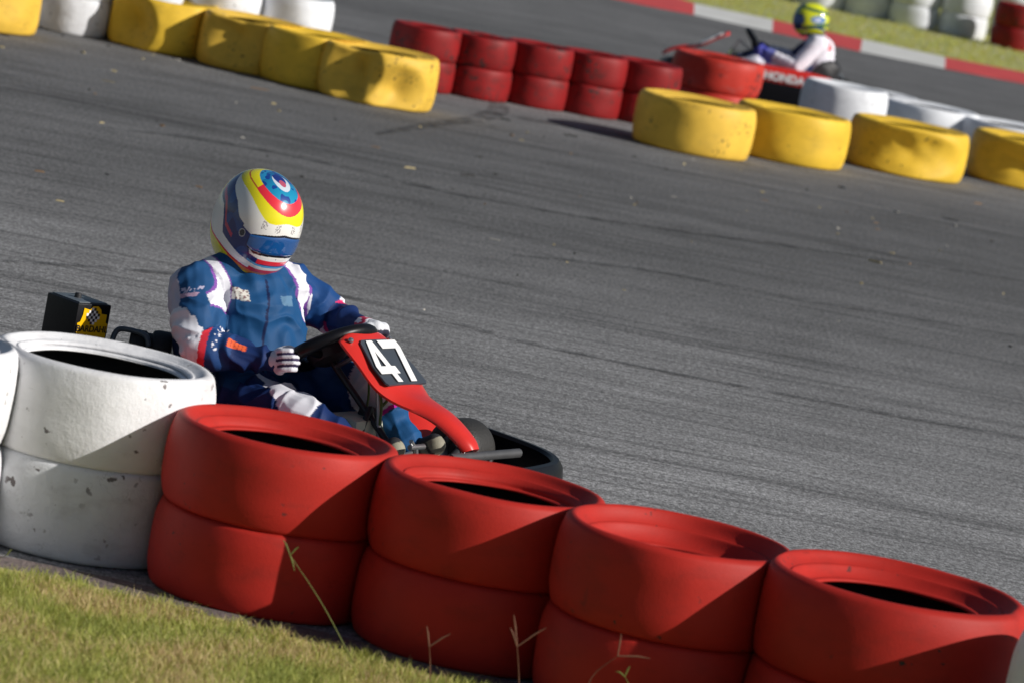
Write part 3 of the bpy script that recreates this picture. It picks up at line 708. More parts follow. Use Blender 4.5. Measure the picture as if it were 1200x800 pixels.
    for k in range(49):
        a = 2 * math.pi * k / 48; y_ = math.sin(a); q = max(-.72, y_); ring.append(wc + ux * math.cos(a) * rr + uy * q * rr)
    b_ = MB(); b_.tube(ring, .022, n=12); b_.build('rim', M['black'], sw)
    b_ = MB()
    for a in (R_(5), R_(175), R_(270)): b_.tube([wc - nrm * .02, wc + (ux * math.cos(a) + uy * max(-.72, math.sin(a))) * rr * .98], [.017, .012], n=8)
    b_.build('spokes', M['black'], sw)
    b_ = MB(); b_.lathe([(.001, .02), (.06, .018), (.07, 0), (.06, -.03), (.03, -.045), (.001, -.045)], Matrix.Translation(wc) @ nrm.to_track_quat('Z', 'Y').to_matrix().to_4x4(), n=24)
    b_.build('hub', M['blackmat'], sw)
    b_ = MB(); b_.tube([wc - nrm * .03, (FX + .02, 0, .09)], .011); b_.tube([(FX - .12, 0, .22), (FX - .08, .12, .06)], .010); b_.tube([(FX - .12, 0, .22), (FX - .08, -.12, .06)], .010)
    b_.build('steering_column', M['dsteel'], root)
    b_ = MB()
    for sg in (-1, 1): b_.tube([(FX, sg * .02, .09), (FX - .03, sg * .36, .12)], .007)
    b_.build('tie_rods', M['steel'], root)
    # front panel: wide plate then a neck down to the nose
    cs = [(.492, .456, .070), (.505, .452, .112), (.53, .440, .136), (.61, .388, .140), (.67, .344, .142), (.705, .320, .130), (.745, .302, .104), (.80, .290, .078), (.86, .274, .064), (.92, .246, .054), (.97, .214, .045), (.99, .190, .036)]
    cs = [(a + P.get('px', 0), b, c * P.get('pw', 1)) for a, b, c in cs]
    cc = catmull([Vector(q) for q in cs], 3, closed=False); pn = MB(); vv = []; ff = []; K = 14
    for i, q in enumerate(cc):
        t = (cc[min(i + 1, len(cc) - 1)] - cc[max(i - 1, 0)]); td = Vector((t.x, 0, t.y)).normalized(); nn = Vector((-td.z, 0, td.x))
        ring_ = []
        for k in range(K + 1):
            s_ = -1 + 2 * k / K; cr = -(abs(s_) ** 4) * .020 - abs(s_) ** 2 * .006; ring_.append(Vector((q.x, s_ * q.z, q.y)) + nn * cr)
        ring_.append(Vector((q.x, q.z * .99, q.y)) - nn * P.get('drop', .034)); ring_.append(Vector((q.x, q.z * .90, q.y)) - nn * P.get('drop', .034)); 
        for k in range(K, -1, -1):
            s_ = (-1 + 2 * k / K) * .9; ring_.append(Vector((q.x, s_ * q.z, q.y)) - nn * (.012 + abs(s_) ** 4 * .02))
        ring_.append(Vector((q.x, -q.z * .90, q.y)) - nn * P.get('drop', .034)); ring_.append(Vector((q.x, -q.z * .99, q.y)) - nn * P.get('drop', .034))
        vv += ring_
    nr_ = len(ring_)
    for i in range(len(cc) - 1):
        for k in range(nr_): k2 = (k + 1) % nr_; ff.append((i * nr_ + k, i * nr_ + k2, (i + 1) * nr_ + k2, (i + 1) * nr_ + k))
    ff.append(tuple(range(nr_))); ff.append(tuple((len(cc) - 1) * nr_ + k for k in range(nr_)))
    pn.add(vv, ff); fp = pn.build('front_panel', P['body'], root, angle=50); fp['label'] = P['panel_label']
    pa = Vector((.545 + P.get('px', 0), 0, .4285)); pb = Vector((.700 + P.get('px', 0), 0, .3245)); dv = (pb - pa).normalized(); nv_ = Vector((-dv.z, 0, dv.x)); Lp = (pb - pa).length
    if nv_.z < 0: nv_ = -nv_
    outl = [(-.072, 0), (.072, 0), (.088, .012), (.118, Lp * .60), (.118, Lp - .01), (.108, Lp), (-.108, Lp), (-.118, Lp - .01), (-.118, Lp * .60), (-.088, .012)]
    b_ = MB(); top = [pa + dv * d + Vector((0, y_, 0)) + nv_ * (.0065 - (abs(y_) / .12) ** 2 * .004) for y_, d in outl]; bot = [q - nv_ * .006 for q in top]
    n_ = len(outl); b_.add(top + bot, [tuple(range(n_)), tuple(range(2 * n_ - 1, n_ - 1, -1))] + [(i, (i + 1) % n_, n_ + (i + 1) % n_, n_ + i) for i in range(n_)])
    pl = b_.build('number_plate', P['plate'], fp, smooth=False)
    if P.get('num'):
        # the writing is read from in front of the kart: its left is the driver's right
        o0 = pa + dv * (Lp * .50) + nv_ * .0080
        GL = {'4': [[(.20, 1), (.52, 1), (.34, .36), (.60, .36), (.66, .60), (.90, .60), (.84, .36), (1.0, .36), (1.0, .17), (.80, .17), (.76, 0), (.50, 0), (.54, .17), (.02, .17), (.02, .36)]],
              '7': [[(.02, 1), (1.0, 1), (1.0, .82), (.50, 0), (.20, 0), (.70, .80), (.02, .80)]]}
        GL['4'] = [[(.50, 1), (.80, 1), (.80, .38), (1.0, .38), (1.0, .20), (.80, .20), (.80, 0), (.54, 0), (.54, .20), (.0, .20), (.0, .38)], [(.54, .38), (.27, .38), (.54, .76)]]
        for ch, dy in zip(P['num'], (-.058, .055)):
            cu = bpy.data.curves.new('digit', 'CURVE'); cu.dimensions = '2D'; cu.fill_mode = 'BOTH'; cu.extrude = .0008
            for lp in GL[ch]:
                sp_ = cu.splines.new('POLY'); sp_.points.add(len(lp) - 1); sp_.use_cyclic_u = True
                for k_, (gx_, gy_) in enumerate(lp): sp_.points[k_].co = ((gx_ - .5) * .108, (gy_ - .5) * .172, 0, 1)
            to = bpy.data.objects.new('digit', cu); COL.objects.link(to); dg_ = bpy.context.evaluated_depsgraph_get()
            dme = bpy.data.meshes.new_from_object(to.evaluated_get(dg_)); bpy.data.objects.remove(to)
            rx_ = Vector((0, 1, 0)); uy_ = -dv; mt_d = Matrix((rx_, uy_, rx_.cross(uy_))).transposed().to_4x4(); mt_d.translation = o0 + Vector((0, dy, 0))
            dme.transform(mt_d); dme.materials.clear(); dme.materials.append(M['whitep']); link('digit', dme, pl)
    for sg in (-1, 1):
        b_ = MB(); b_.lathe([(.001, .004), (.006, .004), (.009, 0), (.009, -.006)], Matrix.Translation(Vector((.535 + P.get('px', 0), sg * .112, .428)) + nv_ * .004) @ nv_.to_track_quat('Z', 'Y').to_matrix().to_4x4(), n=12); b_.build('bolt', M['steel'], fp)
    b_ = MB(); b_.tube([(.56, 0, .40), (.60, .0, .28), (.64, 0, .10)], .009); b_.tube([(.56, -.05, .40), wc - nrm * .06 + Vector((0, 0, 0))], .007); b_.build('panel_bracket', M['steel'], root)
    # nose bumper
    path = smoothpath([(.56, .50, .12), (.74, .50, .115), (.94, .48, .105), (1.055, .38, .10), (1.10, .20, .10), (1.11, 0, .10), (1.075, -.18, .10), (1.03, -.35, .10), (.92, -.46, .105), (.74, -.50, .115), (.56, -.50, .12)], 4)
    b_ = MB(); vv = []; NPh = len(path); secn = [(-.012, -.045), (.014, -.05), (.034, -.03), (.038, 0), (.032, .035), (.016, .055), (-.002, .056), (-.010, .046), (.004, .035), (.012, 0), (.004, -.03)]
    for i, q in enumerate(path):
        t = (path[min(i + 1, NPh - 1)] - path[max(i - 1, 0)]); o = Vector((-t.y, t.x, 0)).normalized() * (-1); o = -o if o.dot(Vector((q.x - .6, q.y, 0))) < 0 else o
        for a, z in secn: vv.append(Vector((q.x, q.y, q.z)) + o * a + Vector((0, 0, z * P.get('nh', 1.0))))
    kN = len(secn); b_.add(vv, [(i * kN + k, i * kN + (k + 1) % kN, (i + 1) * kN + (k + 1) % kN, (i + 1) * kN + k) for i in range(NPh - 1) for k in range(kN)] + [tuple(range(kN)), tuple((NPh - 1) * kN + k for k in range(kN))])
    b_.build('nose_bumper', P['nose'], root)
    b_ = MB()
    for sg in (-1, 1): b_.tube(smoothpath([(.92, sg * .16, .06), (1.0, sg * .18, .10), (1.045, sg * .19, .12)]), .010)
    b_.tube([(.985, -.14, .165), (.985, .27, .165)], .015); b_.tube([(.985, .10, .165), (.985, .10, .06)], .008); b_.tube([(.985, -.10, .165), (.985, -.10, .06)], .008)
    b_.build('bumper_bar', M['tubegrey'], root)
    # side pods
    for sg in (-1, 1):
        b_ = MB(); vv = []; zo = P.get('podz', 0); xs = [-.24, -.20, -.05, .15, .35, .50, .56]; hh = [.05, .105, .12, .12, .115, .10, .05]
        for x, h_ in zip(xs, hh):
            for a, z in ((.34, .045), (.50, .04), (.545, .05), (.56, .08), (.555, h_ + .05), (.53, h_ + .085), (.46, h_ + .07), (.36, h_ + .04), (.33, .08)): vv.append((x, sg * a, z + zo))
        b_.add(vv, [(i * 9 + k, i * 9 + (k + 1) % 9, (i + 1) * 9 + (k + 1) % 9, (i + 1) * 9 + k) for i in range(6) for k in range(9)] + [tuple(range(9)), tuple(54 + k for k in range(9))])
        sp = b_.build('side_pod', P['body'] if not P.get('podblack') else M['black'], root, angle=50)
        if P.get('pod'):
            text_mesh('lettering', P['pod'], .085, (.16, sg * .568, .125 + zo), (-sg * 1, 0, 0), (0, 0, 1), M['whitep'], sp, bold=.004)
            b2 = MB(); b2.box((.15, sg * .545, .04 + zo * .5 + .01), (.68, .03, zo + .06), bev=.004); b2.build('pod_shade_panel', M['black'], sp)  # added black panel standing in for the shadow under the pod
    # tank, pedals
    b_ = MB(); b_.box((P.get('tx', .54), -.01, .115), (.13, .17, .15), bev=.03); tk = b_.build('fuel_tank', M['tank'], root)
    b_ = MB(); b_.lathe([(.001, .02), (.03, .02), (.033, .0), (.033, -.02)], Matrix.Translation((P.get('tx', .54) + .02, .03, .195)), n=20); b_.build('cap', M['blackmat'], tk)
    for sg in (-1, 1):
        b_ = MB(); b_.tube([(.88, sg * .13, .06), (.86, sg * .14, .16), (.86, sg * .18, .19)], .007); b_.tube([(.86, sg * .10, .17), (.86, sg * .18, .17)], .009); b_.build('pedal', M['steel'], root)
    b_ = MB(); b_.tube(smoothpath([(.60, -.01, .33), (.62, .03, .26), (.60, .02, .20), (.66, .05, .1)]), .005); b_.tube(smoothpath([(.57, -.02, .31), (.55, .03, .24), (.58, -.02, .15)]), .004); b_.tube(smoothpath([(.54, 0, .32), (.63, -.03, .27), (.64, -.02, .18)]), .0045)
    b_.build('cable', M['cable'], root)
    # engine on the driver's right
    en = MB(); en.box((-.20, -.34, .12), (.22, .20, .15), bev=.015); en.box((-.20, -.34, .055), (.30, .24, .02), bev=.004)
    for k in range(7): en.box((-.07 + k * .016, -.34, .15), (.007, .16, .13), bev=.002)
    en.tube(smoothpath([(-.10, -.30, .20), (-.02, -.36, .25), (.06, -.38, .20), (.02, -.40, .10), (-.2, -.46, .07), (-.45, -.40, .10)]), .02)
    eng = en.build('engine', M['blackmat'], root)
    b_ = MB(); b_.tube(smoothpath([(-.30, -.20, .20), (-.30, -.18, .262), (-.26, -.17, .275), (-.20, -.16, .270), (-.18, -.16, .24)]), .009); b_.build('throttle_pipe', M['grey'], eng)
    return root

def airbox_cover(root):
    yaw = R_(-15)
    b_ = MB(); c = Vector((-.405, -.262, .262)); b_.box(c, (.165, .135, .165), rz=yaw, bev=.006); 
    ec = b_.build('engine_cover', M['black'], root)
    b_ = MB(); b_.box(c + Vector((0, 0, .0835)), (.143, .113, .004), rz=yaw, bev=.001); tp = b_.build('lid', M['grey'], ec)
    b_ = MB(); b_.lathe([(.001, .012), (.010, .012), (.012, 0), (.012, -.004)], Matrix.Translation(c + Vector((-.005, -.005, .088))), n=14); b_.build('knob', M['blackmat'], ec)
    # badge on the face that looks forward
    fx = Vector((math.cos(yaw), math.sin(yaw), 0)); fy = Vector((-math.sin(yaw), math.cos(yaw), 0)); o0 = c + fx * .084 + Vector((0, 0, .024))
    ol = [(-.068, -.064), (.068, -.064), (.070, -.004), (.060, .002), (.060, .034), (.034, .036), (.030, .052), (.014, .066), (-.010, .064), (-.022, .050), (-.050, .056), (-.052, .028), (-.060, .0), (-.072, -.006)]
    st_ = MB(); tp_ = [o0 + fy * a * .86 + Vector((0, 0, z * .80)) + fx * .0015 for a, z in ol]; bt = [q - fx * .0015 for q in tp_]; n_ = len(ol)
    st_.add(tp_ + bt, [tuple(range(n_)), tuple(range(2 * n_ - 1, n_ - 1, -1))] + [(i, (i + 1) % n_, n_ + (i + 1) % n_, n_ + i) for i in range(n_)])
    sk = st_.build('sticker', M['stick'], ec, smooth=False)
    text_mesh('lettering', 'BARDAHL', .0285, o0 + fx * .0022 + Vector((0, 0, -.022)), fy, (0, 0, 1), M['ink'], sk, bold=.0006)
    # chequered disc: black and white squares inside a circle
    cc = o0 + fx * .0022 + fy * (-.004) + Vector((0, 0, .020)); rr = .023; sq = .009; ck = MB()
    for i in range(-3, 3):
        for j in range(-3, 3):
            a, b2 = (i + .5) * sq, (j + .5) * sq
            if math.hypot(a, b2) > rr: continue
            q = [cc + fy * (a + u * sq / 2) + Vector((0, 0, b2 + v * sq / 2)) for u, v in ((-1, -1), (1, -1), (1, 1), (-1, 1))]
            ck.add(q, [(0, 1, 2, 3)], (i + j) % 2)
    ck.build('emblem', [M['ink'], M['whitep']], sk, smooth=False)
    b_ = MB()
    mt = Matrix.Translation((-.215, -.10, .222)) @ Matrix.Rotation(R_(35), 4, 'Z') @ Matrix.Rotation(R_(90), 4, 'Y')
    b_.lathe([(.001, -.07), (.050, -.07), (.055, -.062), (.055, -.02), (.050, -.014), (.050, 0), (.060, .005), (.064, .02), (.064, .055), (.058, .066), (.001, .07)], mt, n=32)
    b_.build('air_filter', M['slick'], root)

# ------------------------------------------------------------ near kart and driver
AL = R_(30)
hp = at(300, 258, .70); KO = Vector((hp.x - math.cos(AL) * .03, hp.y + math.sin(AL) * .03, 0))
k1 = empty('go_kart', KO, -AL, label='red and black racing kart number 47, closest to the camera, behind the near barrier', cat='kart')
kart(k1, dict(seatdx=.12, seath=.84, wtilt=52, wc=(.385, 0, .358), wr=.15, seat=M['navy'], body=M['fred'], plate=M['plate'], nose=M['black'], num='47', panel_label='glossy red front panel with a charcoal number plate', podblack=False))
airbox_cover(k1)

BLUE = (.008, .066, .185); NAV = (.007, .024, .105); WHT = (.72, .72, .78); RED = (.62, .03, .05); LAV = (.40, .38, .55)
J = dict(hip=(.10, .02, .15), wst=(.115, .025, .27), chs=(.065, .012, .40), nck=(.03, 0, .535), rs=(-.035, -.160, .458), re=(.085, -.27, .30), rh=(.290, -.178, .308), ls=(.105, .155, .495), le=(.235, .25, .425), lh=(.415, .165, .43),
         rk=(.46, -.19, .165), rf=(.68, -.125, .10), lk=(.49, .13, .262), lf=(.65, .15, .115))
TW = R_(24)
J = {k: Vector(v) for k, v in J.items()}
segs = [([J['hip'], J['wst'], J['chs']], [.165, .172, .168], (J['chs'], (math.cos(TW), -math.sin(TW), .2), .84)), ([J['rs'] + Vector((.01, .05, .0)), J['ls'] + Vector((0, -.04, -.01))], [.088, .092]), ([J['rs'] + Vector((0, .03, .02)), (.02, -.03, .56)], [.075, .06]), ([J['ls'] + Vector((0, -.02, .01)), (.03, .03, .56)], [.07, .06]), ([J['chs'] + Vector((0, 0, .04)), J['nck'], (.01, 0, .64), (.025, 0, .72)], [.125, .075, .07, .08]),
        ([J['rs'], J['rs'].lerp(J['re'], .5), J['re'], J['re'].lerp(J['rh'], .4), J['rh']], [.090, .088, .070, .060, .038]), ([J['ls'], J['ls'].lerp(J['le'], .5), J['le'], J['le'].lerp(J['lh'], .4), J['lh']], [.086, .074, .058, .052, .036]),
        ([(.10, -.09, .14), J['rk'].lerp(Vector((.10, -.09, .15)), .5), J['rk'], J['rk'].lerp(J['rf'], .5), J['rf']], [.105, .092, .072, .060, .05]), ([(.10, .09, .14), J['lk'].lerp(Vector((.10, .09, .15)), .5), J['lk'], J['lk'].lerp(J['lf'], .5), J['lf']], [.11, .098, .075, .064, .052])]
bm_ = capsule_chain(segs, .0046, 'person')
def folds(p):
    tr, dr_ = segt(p, J['rs'], J['re']); tf, df = segt(p, J['re'], J['rh']); tl_, dl = segt(p, J['ls'], J['le']); t2, d2 = segt(p, J['le'], J['lh'])
    kx = [segt(p, J['rk'], J['rf']), segt(p, J['lk'], J['lf'])]
    cand = [(dr_, (J['re'] - J['rs'])), (df, (J['rh'] - J['re'])), (dl, (J['le'] - J['ls'])), (d2, (J['lh'] - J['le'])), (kx[0][1], J['rf'] - J['rk']), (kx[1][1], J['lf'] - J['lk'])]
    dm, d = min(cand, key=lambda q: q[0]); 
    if p.z > .6: return 0
    if dm < .09:
        d = d.normalized() + Vector((0, .35, .25)); return .0095 * ridges(p, d.normalized(), 13, 3) + .003 * ridges(p, Vector((.5, .5, .7)), 27, 8) - .005
    # torso: folds fan out from the belly towards the shoulders
    a = Vector((.35, .5 * (1 if p.y > 0 else -1), .8)).normalized()
    k = .015 * ridges(p, a, 9, 1) + .005 * ridges(p, Vector((.2, -.7, .6)), 17, 5) - .006
    return k
QC = Vector((.037, -.0075, 0)); QM = Matrix.Rotation(TW, 3, 'Z')
def suit(p, n):
    q = QM @ (p - QC)
    tr, dr_ = segt(p, J['rs'], J['re']); tf, df = segt(p, J['re'], J['rh']); tl_, dl = segt(p, J['ls'], J['le']); t2, d2 = segt(p, J['le'], J['lh'])
    if p.z > .585: return (.012, .012, .016)
    arm = min(dr_, df); larm = min(dl, d2)
    hip = Vector((.10, -.09, .15)); tR, dR = segt(p, hip, J['rk']); sR, eR = segt(p, J['rk'], J['rf']); tL, dL = segt(p, Vector((.10, .09, .15)), J['lk']); sL, eL = segt(p, J['lk'], J['lf'])
    leg = min(dR, eR, dL, eL); tors = segt(p, J['hip'], J['chs'])[1] - .06
    # shoulder yoke: a white band along each armhole, widening to a white upper back
    ya = abs(q.y)
    if q.z > .40 and leg > .05:
        if q.x < -.085 and q.z > .41 and ya < .26: return (.60, .57, .66)
        pass; yk = min((p - J['rs'] - Vector((-.03, -.035, -.02))).length, (p - J['ls'] - Vector((-.02, .035, -.02))).length) - .142
        if abs(yk) < .0125 and ya < .20: return WHT
        if abs(yk) < .0165 and ya < .20: return (.20, .07, .33)
    if p.y < 0 and min(dr_, df) < .105 and abs(p.y) > .12 and min(dr_ - .085, df - .052) < leg - .085:
        if df < dr_ or tr > 1:
            if tf < .05: return WHT
            if tf < .15: return RED
            if .42 < tf < .70 and abs(n.dot(Vector((.1, .55, .75)).normalized()) - .25) < .26 and n.y < 0: return (.75, .12, .04) if abs(((tf * 18) % 1) - .5) > .12 else (.4, .05, .03)
            if .22 < tf < .30 and n.z > .0 and noise.noise(p * 90) > .12: return WHT
            return NAV if tf > .5 else (.012, .05, .17)
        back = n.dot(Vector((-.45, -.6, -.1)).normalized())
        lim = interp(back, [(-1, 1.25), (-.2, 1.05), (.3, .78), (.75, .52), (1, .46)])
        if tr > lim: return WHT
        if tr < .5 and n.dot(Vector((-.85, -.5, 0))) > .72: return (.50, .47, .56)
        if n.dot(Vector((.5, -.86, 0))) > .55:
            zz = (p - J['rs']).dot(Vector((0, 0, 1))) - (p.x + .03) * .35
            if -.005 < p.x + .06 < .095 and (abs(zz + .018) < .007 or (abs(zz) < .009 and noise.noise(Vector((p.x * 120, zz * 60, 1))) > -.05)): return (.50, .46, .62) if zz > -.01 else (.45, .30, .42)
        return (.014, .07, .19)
    if p.y > 0 and min(dl, d2) < .096 and abs(p.y) > .11 and leg > .02:
        if d2 < dl or tl_ > 1:
            if t2 < .06: return WHT
            if t2 < .17: return (.60, .02, .12)
            if .86 < t2: return WHT if noise.noise(p * 60) > .0 else (.5, .03, .08)
            return NAV
        if tl_ > .86: return WHT
        return (.010, .055, .19)
    if leg < .118 and (p.z < .19 or p.x > .22):
        if min(dL, eL) < min(dR, eR):
            if (eL < dL or tL > .9) and sL < .50: return WHT if sL < .44 else (.5, .02, .3)
            if eL < dL and sL >= .50: return (.010, .075, .21)
            return (.010, .05, .17)
        if dR < eR:
            if tR > .38 and n.z > .05 and abs(n.y + .12) < (tR - .36) * 1.5: return WHT
            return NAV
        if sR < .15: return WHT
        return NAV
    if .25 < q.z < .44 and -.165 < q.y < -.115 and q.x > -.08: return RED if q.y > -.142 else WHT
    zx = .006 + .010 * math.sin(q.z * 14)
    if abs(q.y - zx) < .0042 and q.x > .02 and q.z < .53: return (.004, .012, .06)
    if .455 < q.z < .49 and -.105 < q.y < -.05 and q.x > .02: return (.62, .60, .55) if noise.noise(p * 120) > -.15 else (.2, .12, .12)
    if .455 < q.z < .485 and .055 < q.y < .10 and q.x > .02: return (.10, .20, .32)
    return BLUE
paint_mesh(bm_, suit, M['suit']); wrinkle(bm_, folds)
d1 = link('person', bm_); d1.location = KO; d1.rotation_euler = (0, 0, -AL)
tag(d1, 'racing driver in a blue and white suit steering the near kart', 'person')

HW = (.83, .82, .78); HN = (.008, .018, .13); HY = (.82, .74, .01); HR = (.75, .03, .05)
vt1 = lambda a: interp(a, [(0, 11), (30, 7), (43, 4), (55, 1)]); vb1 = lambda a: interp(a, [(0, -12), (35, -13), (43, -9)])
def hp1(ph, la, d):
    if ph < 46 and (abs(la - vt1(ph)) < 1.3 or abs(la - vb1(ph)) < 1.3): return (.008, .008, .015)
    if math.hypot(ph - 58, la - 1) < 4.5: return (.02, .02, .03) if math.hypot(ph - 58, la - 1) < 3.4 else (.4, .4, .42)
    x, y = d.x, d.y; z = d.z
    # lower bands
    ylo = interp(ph, [(0, -38), (25, -37), (64, -31), (110, -22), (128, -13), (150, -2), (180, 4)])
    if la < ylo: return (.85, .25, .02) if (la > ylo - 3 and ph < 70) or (ph < 45 and la > ylo - 5) else HY
    rd = 6 if ph < 34 else 2.6
    if la < ylo + rd: return HR
    if z > .28 or (z > 0.1 and x > .3):
        q = math.hypot((x - .16) / .78, y / .76); ang = math.atan2(y / .70, (x - .16) / .78)
        q *= 1 + .035 * math.cos(4 * ang)
        e = math.hypot((x - .20) / .50, y / .47)
        if e < 1:
            if math.hypot((x - .30) / .10, y / .09) < 1: return (.45, .08, .14)
            if math.hypot((x - .24) / .26, y / .22) < 1 and math.hypot((x - .14) / .20, y / .16) > 1: return (.55, .62, .70)
            if noise.noise(d * 7) > .18: return (.008, .05, .26)
            if e > .72 and x < .1: return (.02, .25, .5)
            return (.01, .12 + .14 * sm(-.2, .7, x), .32 + .12 * sm(-.2, .7, x)) if e > .45 or x > .3 else (.012, .03, .20)
        if e < 1.30 and x > .22: return HR if abs(y) < .62 else HN
        if q < 1:
            if .80 < q < .835 and x < .35: return (.5, .12, .02)
            return HY
    up = [(0, -15), (26, -16), (40, -13), (44, -5), (46, 6), (56, 9), (70, 14), (84, 26), (110, 36), (134, 48), (180, 58)]
    dn = [(0, -28), (25, -27), (54, -21), (86, -12), (95, 4), (104, 13), (140, 22), (180, 32)]
    a, b = interp(ph, dn), interp(ph, up)
    if a < la < b:
        m_ = a + (b - a) * .28
        if 70 < ph < 128 and abs(la - m_) < 2.2: return (.5, .03, .08)
        if ph < 27 and -24 < la < -16.5: return HR if la < -18.5 else (.8, .8, .8)
        if ph < 60 and la > b - 2.5 and ph > 0: return (.75, .75, .72)
        if ph < 40 and la < a + 2.6: return (.10, .35, .65)
        if noise.noise(Vector((ph * .05, la * .05, 1))) > .12: return (.01, .05, .22)
        return HN
    if ph < 46 and 13 < la < 22:
        if (10 < ph < 18 or 30 < ph < 38) and noise.noise(Vector((ph * .5, la * .5, 2))) > .05: return (.35, .33, .33)
    return HW
helmet(d1, (.035, 0, .690), R_(-18), R_(17), (.150, .130, .175), hp1, vt1, vb1, 43, 400, 250)
# collar
cb = MB(); cb.tube([Vector((.0 + .075 * math.cos(a), .085 * math.sin(a), .540 + .012 * math.cos(a))) for a in [2 * math.pi * k / 32 for k in range(33)]], .020, n=10); cb.build('collar', mat('navy_collar', (.008, .02, .07), .6, noise_amt=.2, bump=.2), d1)
glove(d1, J['rh'], Vector((.328, -.170, .314)), (-.30, .10, 1), (-.32, -.93, .05), (.66, .66, .72), (.35, .35, .55), flip=1, s=.92)
glove(d1, J['lh'], Vector((.452, .155, .442)), (.5, .85, .1), (-.35, .15, .92), (.66, .68, .72), (.35, .35, .55), flip=-1, s=.95)
shoe(d1, (.69, -.12, .060), (.768, -.12, .150), (-.6, 0, .8), (.30, .28, .21), (.62, .60, .45))
shoe(d1, (.665, .155, .060), (.745, .155, .145), (-.6, 0, .8), (.26, .24, .18), (.60, .58, .42))

# ------------------------------------------------------------ far kart and driver, heading left
hf = at(951, 24, .665); AF = R_(178)
KF = Vector((hf.x + .03, hf.y, 0))
k2 = empty('go_kart', KF, AF, label='red kart heading left on the back track beyond the tyre barriers', cat='kart')
kart(k2, dict(seat=M['blackmat'], body=M['fred'], plate=M['whitep'], nose=M['black'], num=None, panel_label='red front panel with a white face', pod='HONDA', podz=.085, px=.15, wc=(.40, 0, .38), seath=.80, drop=.02, pw=.8))
WS = (.78, .76, .84)
J2 = dict(hip=(-.12, 0, .15), wst=(-.11, 0, .27), chs=(-.075, 0, .42), rs=(-.05, -.17, .50), re=(.10, -.25, .33), rh=(.32, -.16, .37), ls=(-.05, .17, .50), le=(.08, .27, .29), lh=(.32, .165, .36), rk=(.42, -.17, .28), rf=(.74, -.13, .135), lk=(.40, .17, .25), lf=(.74, .13, .135))
J2 = {k: Vector(v) for k, v in J2.items()}
segs = [([J2['hip'], J2['wst'], J2['chs']], [.14, .14, .145], (J2['chs'], (.95, 0, .3), .85)), ([J2['rs'] + Vector((0, .04, -.01)), J2['ls'] + Vector((0, -.04, -.01))], [.09, .09]), ([J2['chs'], (-.03, 0, .55), (.0, 0, .62), (.03, 0, .69)], [.12, .068, .07, .08]),
        ([J2['rs'], J2['re'], J2['rh']], [.078, .06, .036]), ([J2['ls'], J2['le'], J2['lh']], [.078, .06, .036]),
        ([(-.05, -.09, .15), J2['rk'], J2['rf']], [.11, .075, .05]), ([(-.05, .09, .15), J2['lk'], J2['lf']], [.11, .075, .05])]
b2 = capsule_chain(segs, .010, 'person')
wrinkle(b2, lambda p: .007 * ridges(p, Vector((.5, .4, .7)), 20, 2) - .003 if p.z < .58 else 0)
def suit2(p, n):
    if p.z > .57: return (.012, .012, .016)
    if p.z > .46 and abs(abs(p.y) - .10) < .03: return (.55, .05, .05) if p.x < .0 else (.3, .4, .75)
    t, d = segt(p, J2['ls'], J2['le'])
    t2, d2 = segt(p, J2['le'], J2['lh'])
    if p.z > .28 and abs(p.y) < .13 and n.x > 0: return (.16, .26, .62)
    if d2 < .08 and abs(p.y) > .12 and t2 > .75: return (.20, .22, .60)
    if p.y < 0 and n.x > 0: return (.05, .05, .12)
    return WS
paint_mesh(b2, suit2, M['suit'])
d2_ = link('person', b2); d2_.location = KF; d2_.rotation_euler = (0, 0, AF)
tag(d2_, 'kart driver in white suit and yellow helmet, side view, on the back track', 'person')
def hp2(ph, la, d):
    if la < -44: return (.02, .02, .03)
    s_ = la + ph * .25
    if d.y > 0.2 and math.hypot((ph - 112) / 26, (la - 4) / 13) < 1: return (.60, .66, .85) if math.hypot((ph - 108) / 14, (la - 4) / 7) < 1 else (.04, .18, .5)
    if -6 < s_ - 8 < 3 and ph > 95: return (.02, .07, .2)
    if abs(s_ - 60) < 6 or (abs(la + 20 - (ph - 90) * .14) < 6 and ph > 60): return (.01, .10, .06)
    if ph < 40 and la > 20: return (.04, .20, .14)
    if ph < 60 and -30 < la < 22: return (.01, .015, .05)
    return (.72, .76, .02)
helmet(d2_, (.035, 0, .665), R_(4), R_(8), (.140, .122, .138), hp2, lambda a: interp(a, [(0, 20), (62, 12)]), lambda a: interp(a, [(0, -14), (62, -8)]), 62, 120, 80)
glove(d2_, J2['rh'], Vector((.36, -.15, .38)), (.5, -.2, .8), (-.2, -.9, .3), (.04, .05, .30), (.04, .05, .25), 1, .95)
glove(d2_, J2['lh'], Vector((.36, .155, .375)), (.5, .2, .8), (-.2, .9, .3), (.05, .06, .40), (.05, .06, .30), -1, 1.0)
shoe(d2_, (.735, -.125, .075), (.86, -.12, .17), (-.6, 0, .8), (.05, .05, .05), (.5, .5, .5))
shoe(d2_, (.735, .125, .075), (.86, .12, .17), (-.6, 0, .8), (.05, .05, .05), (.5, .5, .5))

